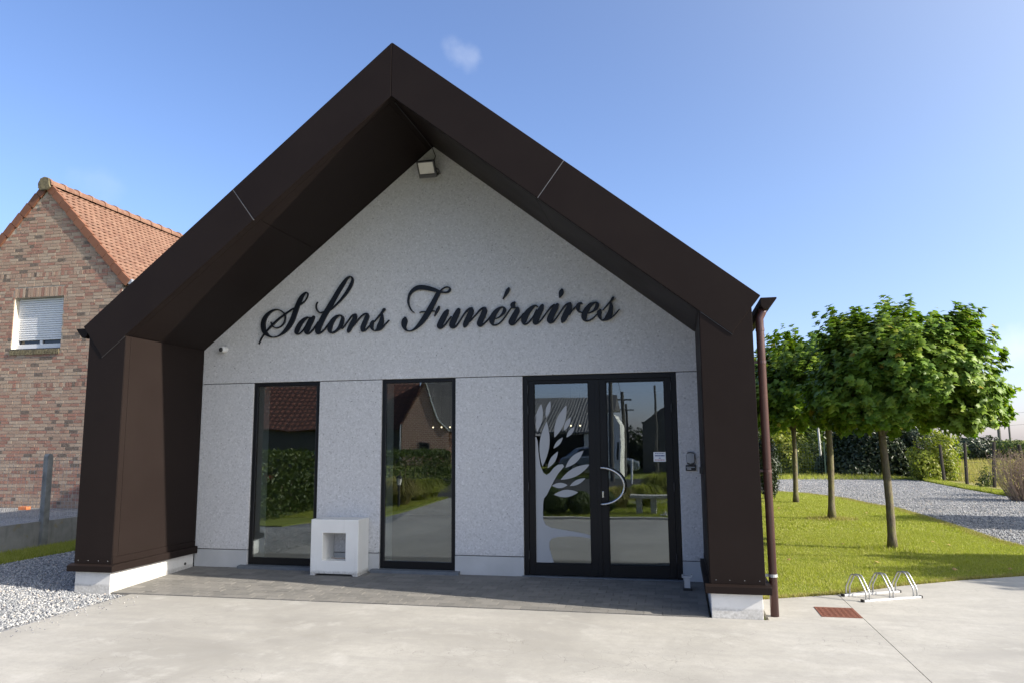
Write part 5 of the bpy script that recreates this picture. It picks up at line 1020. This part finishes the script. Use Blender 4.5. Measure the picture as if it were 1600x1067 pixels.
f = MB().box(-17.8, -16.9, -50.05, -49.96, .7, 1.65).build('window', DGREYM, lh); MB().box(-17.72, -16.98, -49.959, -49.95, .78, 1.57).build('pane', CARGLASS, f)
MB().tube([(-19.25, -49.9, 0), (-19.25, -49.9, 3.2)], .07, 8).build('downpipe', ZINC, lh)
sh = house('slate_house', (-17.3, -50, -.1), 'dark slate roofed house right of the brick gable, in the middle window', 'house', [([(-15.2, -.1), (-11.6, -.1), (-11.6, 2.6), (-15.2, 2.6)], -62, -52)], FARBRICK, [([(-51.6, 2.5), (-57, 8.0), (-62.4, 2.5), (-62.2, 2.4), (-57, 7.8), (-51.8, 2.4)], -17.1, -11.4)], DKROOF)
# open barn with corrugated roof
def m_corr():
    t = NT('corrugated_roof'); n = t.noise(.8, 5); c = t.ramp(n, [(.3, (.10, .10, .105)), (.7, (.17, .165, .165))]); return t.pr(c, .6)
cr = m_corr(); gb = thing('open_barn', (-4, -36, -.1), 'open fronted barn with grey corrugated roof mirrored in the left door', 'barn'); m = MB(); prof = []; x = -6.6
while x < -1.3: prof.append(x); x += .09
V = []; Fc = []
for i, x in enumerate(prof): zz = .03 * math.cos(i * math.pi); V += [(x, -32.6, 2.2 + zz), (x, -39, 4.5 + zz), (x, -45.4, 2.2 + zz), (x, -32.6, 2.12 + zz), (x, -39, 4.42 + zz), (x, -45.4, 2.12 + zz)]
for i in range(len(prof) - 1):
    a, b = i * 6, i * 6 + 6; Fc += [(a, a + 1, b + 1, b), (a + 1, a + 2, b + 2, b + 1), (a + 3, b + 3, b + 4, a + 4), (a, b, b + 3, a + 3)]
m.add(V, Fc); m.build('roof', cr, gb); MB().box(-6.6, -1.3, -45.2, -45, -.1, 2.2).build('back_wall', DGREYM, gb); MB().box(-6.6, -6.4, -45, -33, -.1, 2.1).box(-1.5, -1.3, -44.9, -33.4, -.1, 2.1).build('side_wall', DGREYM, gb)
for x in (-6.5, -1.98): MB().box(x, x + .34, -33.3, -32.9, -.1, 2.1).build('pillar', RENDERW, gb)
bt2 = bush('garden_tree', (-.3, -50, -.1), 2.0, 2.0, 2.5, 4000, .3, DARKB, 'dark tree beyond the street, in the right door', 'tree', lump=.25); bush('garden_tree', (3.2, -48, -.1), 2.6, 2.0, 3.4, 6000, .3, BUSH, 'taller green tree beyond the street, in the right door', 'tree', lump=.25)
house('white_house', (-.5, -26.5, -.1), 'white gabled house edge mirrored in the right door', 'house', [([(-.9, -.1), (.48, -.1), (.48, 2.4), (.2, 2.9), (-.9, 3.1)], -30, -27.0)], RENDERW, [([(-26.7, 3.12), (-28.5, 4.0), (-30.3, 3.12)], -1.1, .3)], DKROOF, [(.25, .5, .7, 1.7, -27.0)])
house('dark_barn', (4.5, -38, -.1), 'dark clad shed rising at the right edge of the right door', 'shed', [([(1.3, -.1), (8.5, -.1), (8.5, 3.0), (4.9, 5.4), (1.3, 2.65)], -44, -34)], DKROOF, [([(-33.9, 2.6), (-34.3, 2.6), (-34.3, 2.7), (-33.9, 2.7)], 1.25, 1.35)], DGREYM)
for i, (x, y, h, r) in enumerate(((.33, -24, 6.2, .11), (.47, -30, 4.25, .12), (2.2, -28, 4.4, .07), (.15, -38, 4.0, .1))):
    p = thing('street_pole', (x, y, -.1), ['utility pole nearest the street corner, in the right door', 'second weathered utility pole, in the right door', 'thin dark pole before the clad shed', 'farthest utility pole along the street'][i], 'utility pole'); MB().tube([(x, y, -.1), (x, y, h)], [r, r * .75], 8).build('pole', POLE, p)
    if i != 2: MB().box(x - .5, x + .5, y - .04, y + .04, h - .45, h - .37).build('crossarm', POLE, p)
ow = thing('overhead_wires', (-5, -27, 5), 'thin overhead wires along the street, mirrored in the left door', 'wires')
for k, z in enumerate((5.2, 5.55, 4.9)):
    pt = [(-30 + i * 6, -27 - (i % 2) * .01, z + .12 * ((i - 5) / 5) ** 2 - .1) for i in range(11)]; MB().tube(pt, .012, 4).build('wire', DGREYM, ow)
MB().tube([(.33, -24, 5.9), (.4, -27, 4.9), (.47, -30, 3.95)], .015, 4).build('wire', DGREYM, ow)
wp = thing('marker_post', (1.31, -22, -.1), 'slim white marker post beside the street', 'post'); MB().tube([(1.31, -22, -.1), (1.31, -22, .9)], .045, 10).build('post', WHITEP, wp)
def car(name, loc, rz, paint, label):
    t = thing(name, loc, label, 'car', None, rz); L_, wd = 4.3, 1.78; h = wd / 2
    side = [(-2.12, .32), (-2.15, .62), (-2.05, .86), (-1.9, .92), (-1.62, .95), (.75, .93), (1.75, .78), (2.08, .64), (2.15, .42), (2.1, .26), (1.75, .22), (-1.7, .22)]
    o = MB().xz(side, -h, h).build('body', paint, t, local=True, bevel=.07)
    gh = [(-1.85, .93), (-1.35, 1.42), (-.9, 1.48), (-.1, 1.47), (.25, 1.38), (.95, .93)]
    def tap(poly, k): return [(x, z) for x, z in poly]
    v = [(x, -(h - .08) + (z - .93) * .30, z) for x, z in gh] + [(x, (h - .08) - (z - .93) * .30, z) for x, z in gh]; n = len(gh)
    MB().add(v, [tuple(range(n)), tuple(range(2 * n - 1, n - 1, -1))] + [(i, i + n, (i + 1) % n + n, (i + 1) % n) for i in range(n)]).build('roof', paint, t, local=True, bevel=.05)
    def glass(poly, sy):
        v = [(x, sy * ((h - .08) - (z - .93) * .30 + .006), z) for x, z in poly] + [(x, sy * ((h - .08) - (z - .93) * .30 - .02), z) for x, z in poly]; n = len(poly)
        MB().add(v, [tuple(range(n)), tuple(range(2 * n - 1, n - 1, -1))] + [(i, i + n, (i + 1) % n + n, (i + 1) % n) for i in range(n)]).build('side_window', CARGLASS, t, local=True)
    for sy in (-1, 1): glass([(-1.3, .98), (-1.12, 1.36), (-.5, 1.40), (-.5, .98)], sy); glass([(-.42, .98), (-.42, 1.40), (-.05, 1.40), (.18, 1.31), (.68, .98)], sy)
    MB().add([(-1.80, -.6, 1.0), (-1.80, .6, 1.0), (-1.46, .52, 1.35), (-1.46, -.52, 1.35), (-1.74, -.6, 1.0), (-1.74, .6, 1.0), (-1.40, .52, 1.35), (-1.40, -.52, 1.35)], [(0, 1, 2, 3), (7, 6, 5, 4), (0, 4, 5, 1), (1, 5, 6, 2), (2, 6, 7, 3), (3, 7, 4, 0)]).build('rear_window', CARGLASS, t, local=True)
    MB().add([(.92, -.62, .97), (.92, .62, .97), (.33, .55, 1.35), (.33, -.55, 1.35), (.86, -.62, .97), (.86, .62, .97), (.27, .55, 1.35), (.27, -.55, 1.35)], [(0, 1, 2, 3), (7, 6, 5, 4), (0, 4, 5, 1), (1, 5, 6, 2), (2, 6, 7, 3), (3, 7, 4, 0)]).build('windscreen', CARGLASS, t, local=True)
    for wx in (-1.32, 1.30):
        for sy in (-1, 1):
            wh = MB().tube([(wx, sy * (h - .20), .31), (wx, sy * (h + .005), .31)], .315, 20).build('wheel', TYRE, t, local=True); MB().tube([(wx, sy * (h + .002), .31), (wx, sy * (h + .012), .31)], .2, 12).build('rim', STEEL, wh, local=True)
    MB().box(-2.19, -2.14, -.26, .26, .56, .67).build('number_plate', PAPER, t, local=True)
    for sy in (-1, 1): MB().box(-2.165, -2.06, sy * .70 - .12, sy * .70 + .12, .64, .80).build('tail_light', INKR, t, local=True); MB().box(2.0, 2.14, sy * .66 - .14, sy * .66 + .14, .56, .67).build('headlight', LENS, t, local=True)
car('parked_car', (-9.6, -14.2, -.1), R(-115), CARDARK, 'dark parked car behind the low hedge, mirrored in the left window')
car('parked_car', (-.95, -31.5, -.09), R(-4), CARBLUE, 'silver blue car on the street, mirrored in the right door')
wo = bush('street_hedge', (5.5, -42, -.1), 6, 1.5, 1.6, 6000, .25, BUSH, 'green hedge at the far side of the street', 'hedge'); bush('street_hedge', (-9, -44, -.1), 4, 1.5, 1.5, 5000, .25, DARKB, 'dark hedge left of the open barn', 'hedge')

for o_ in (lh, sh): o_.rotation_euler = (0, 0, R(-20))
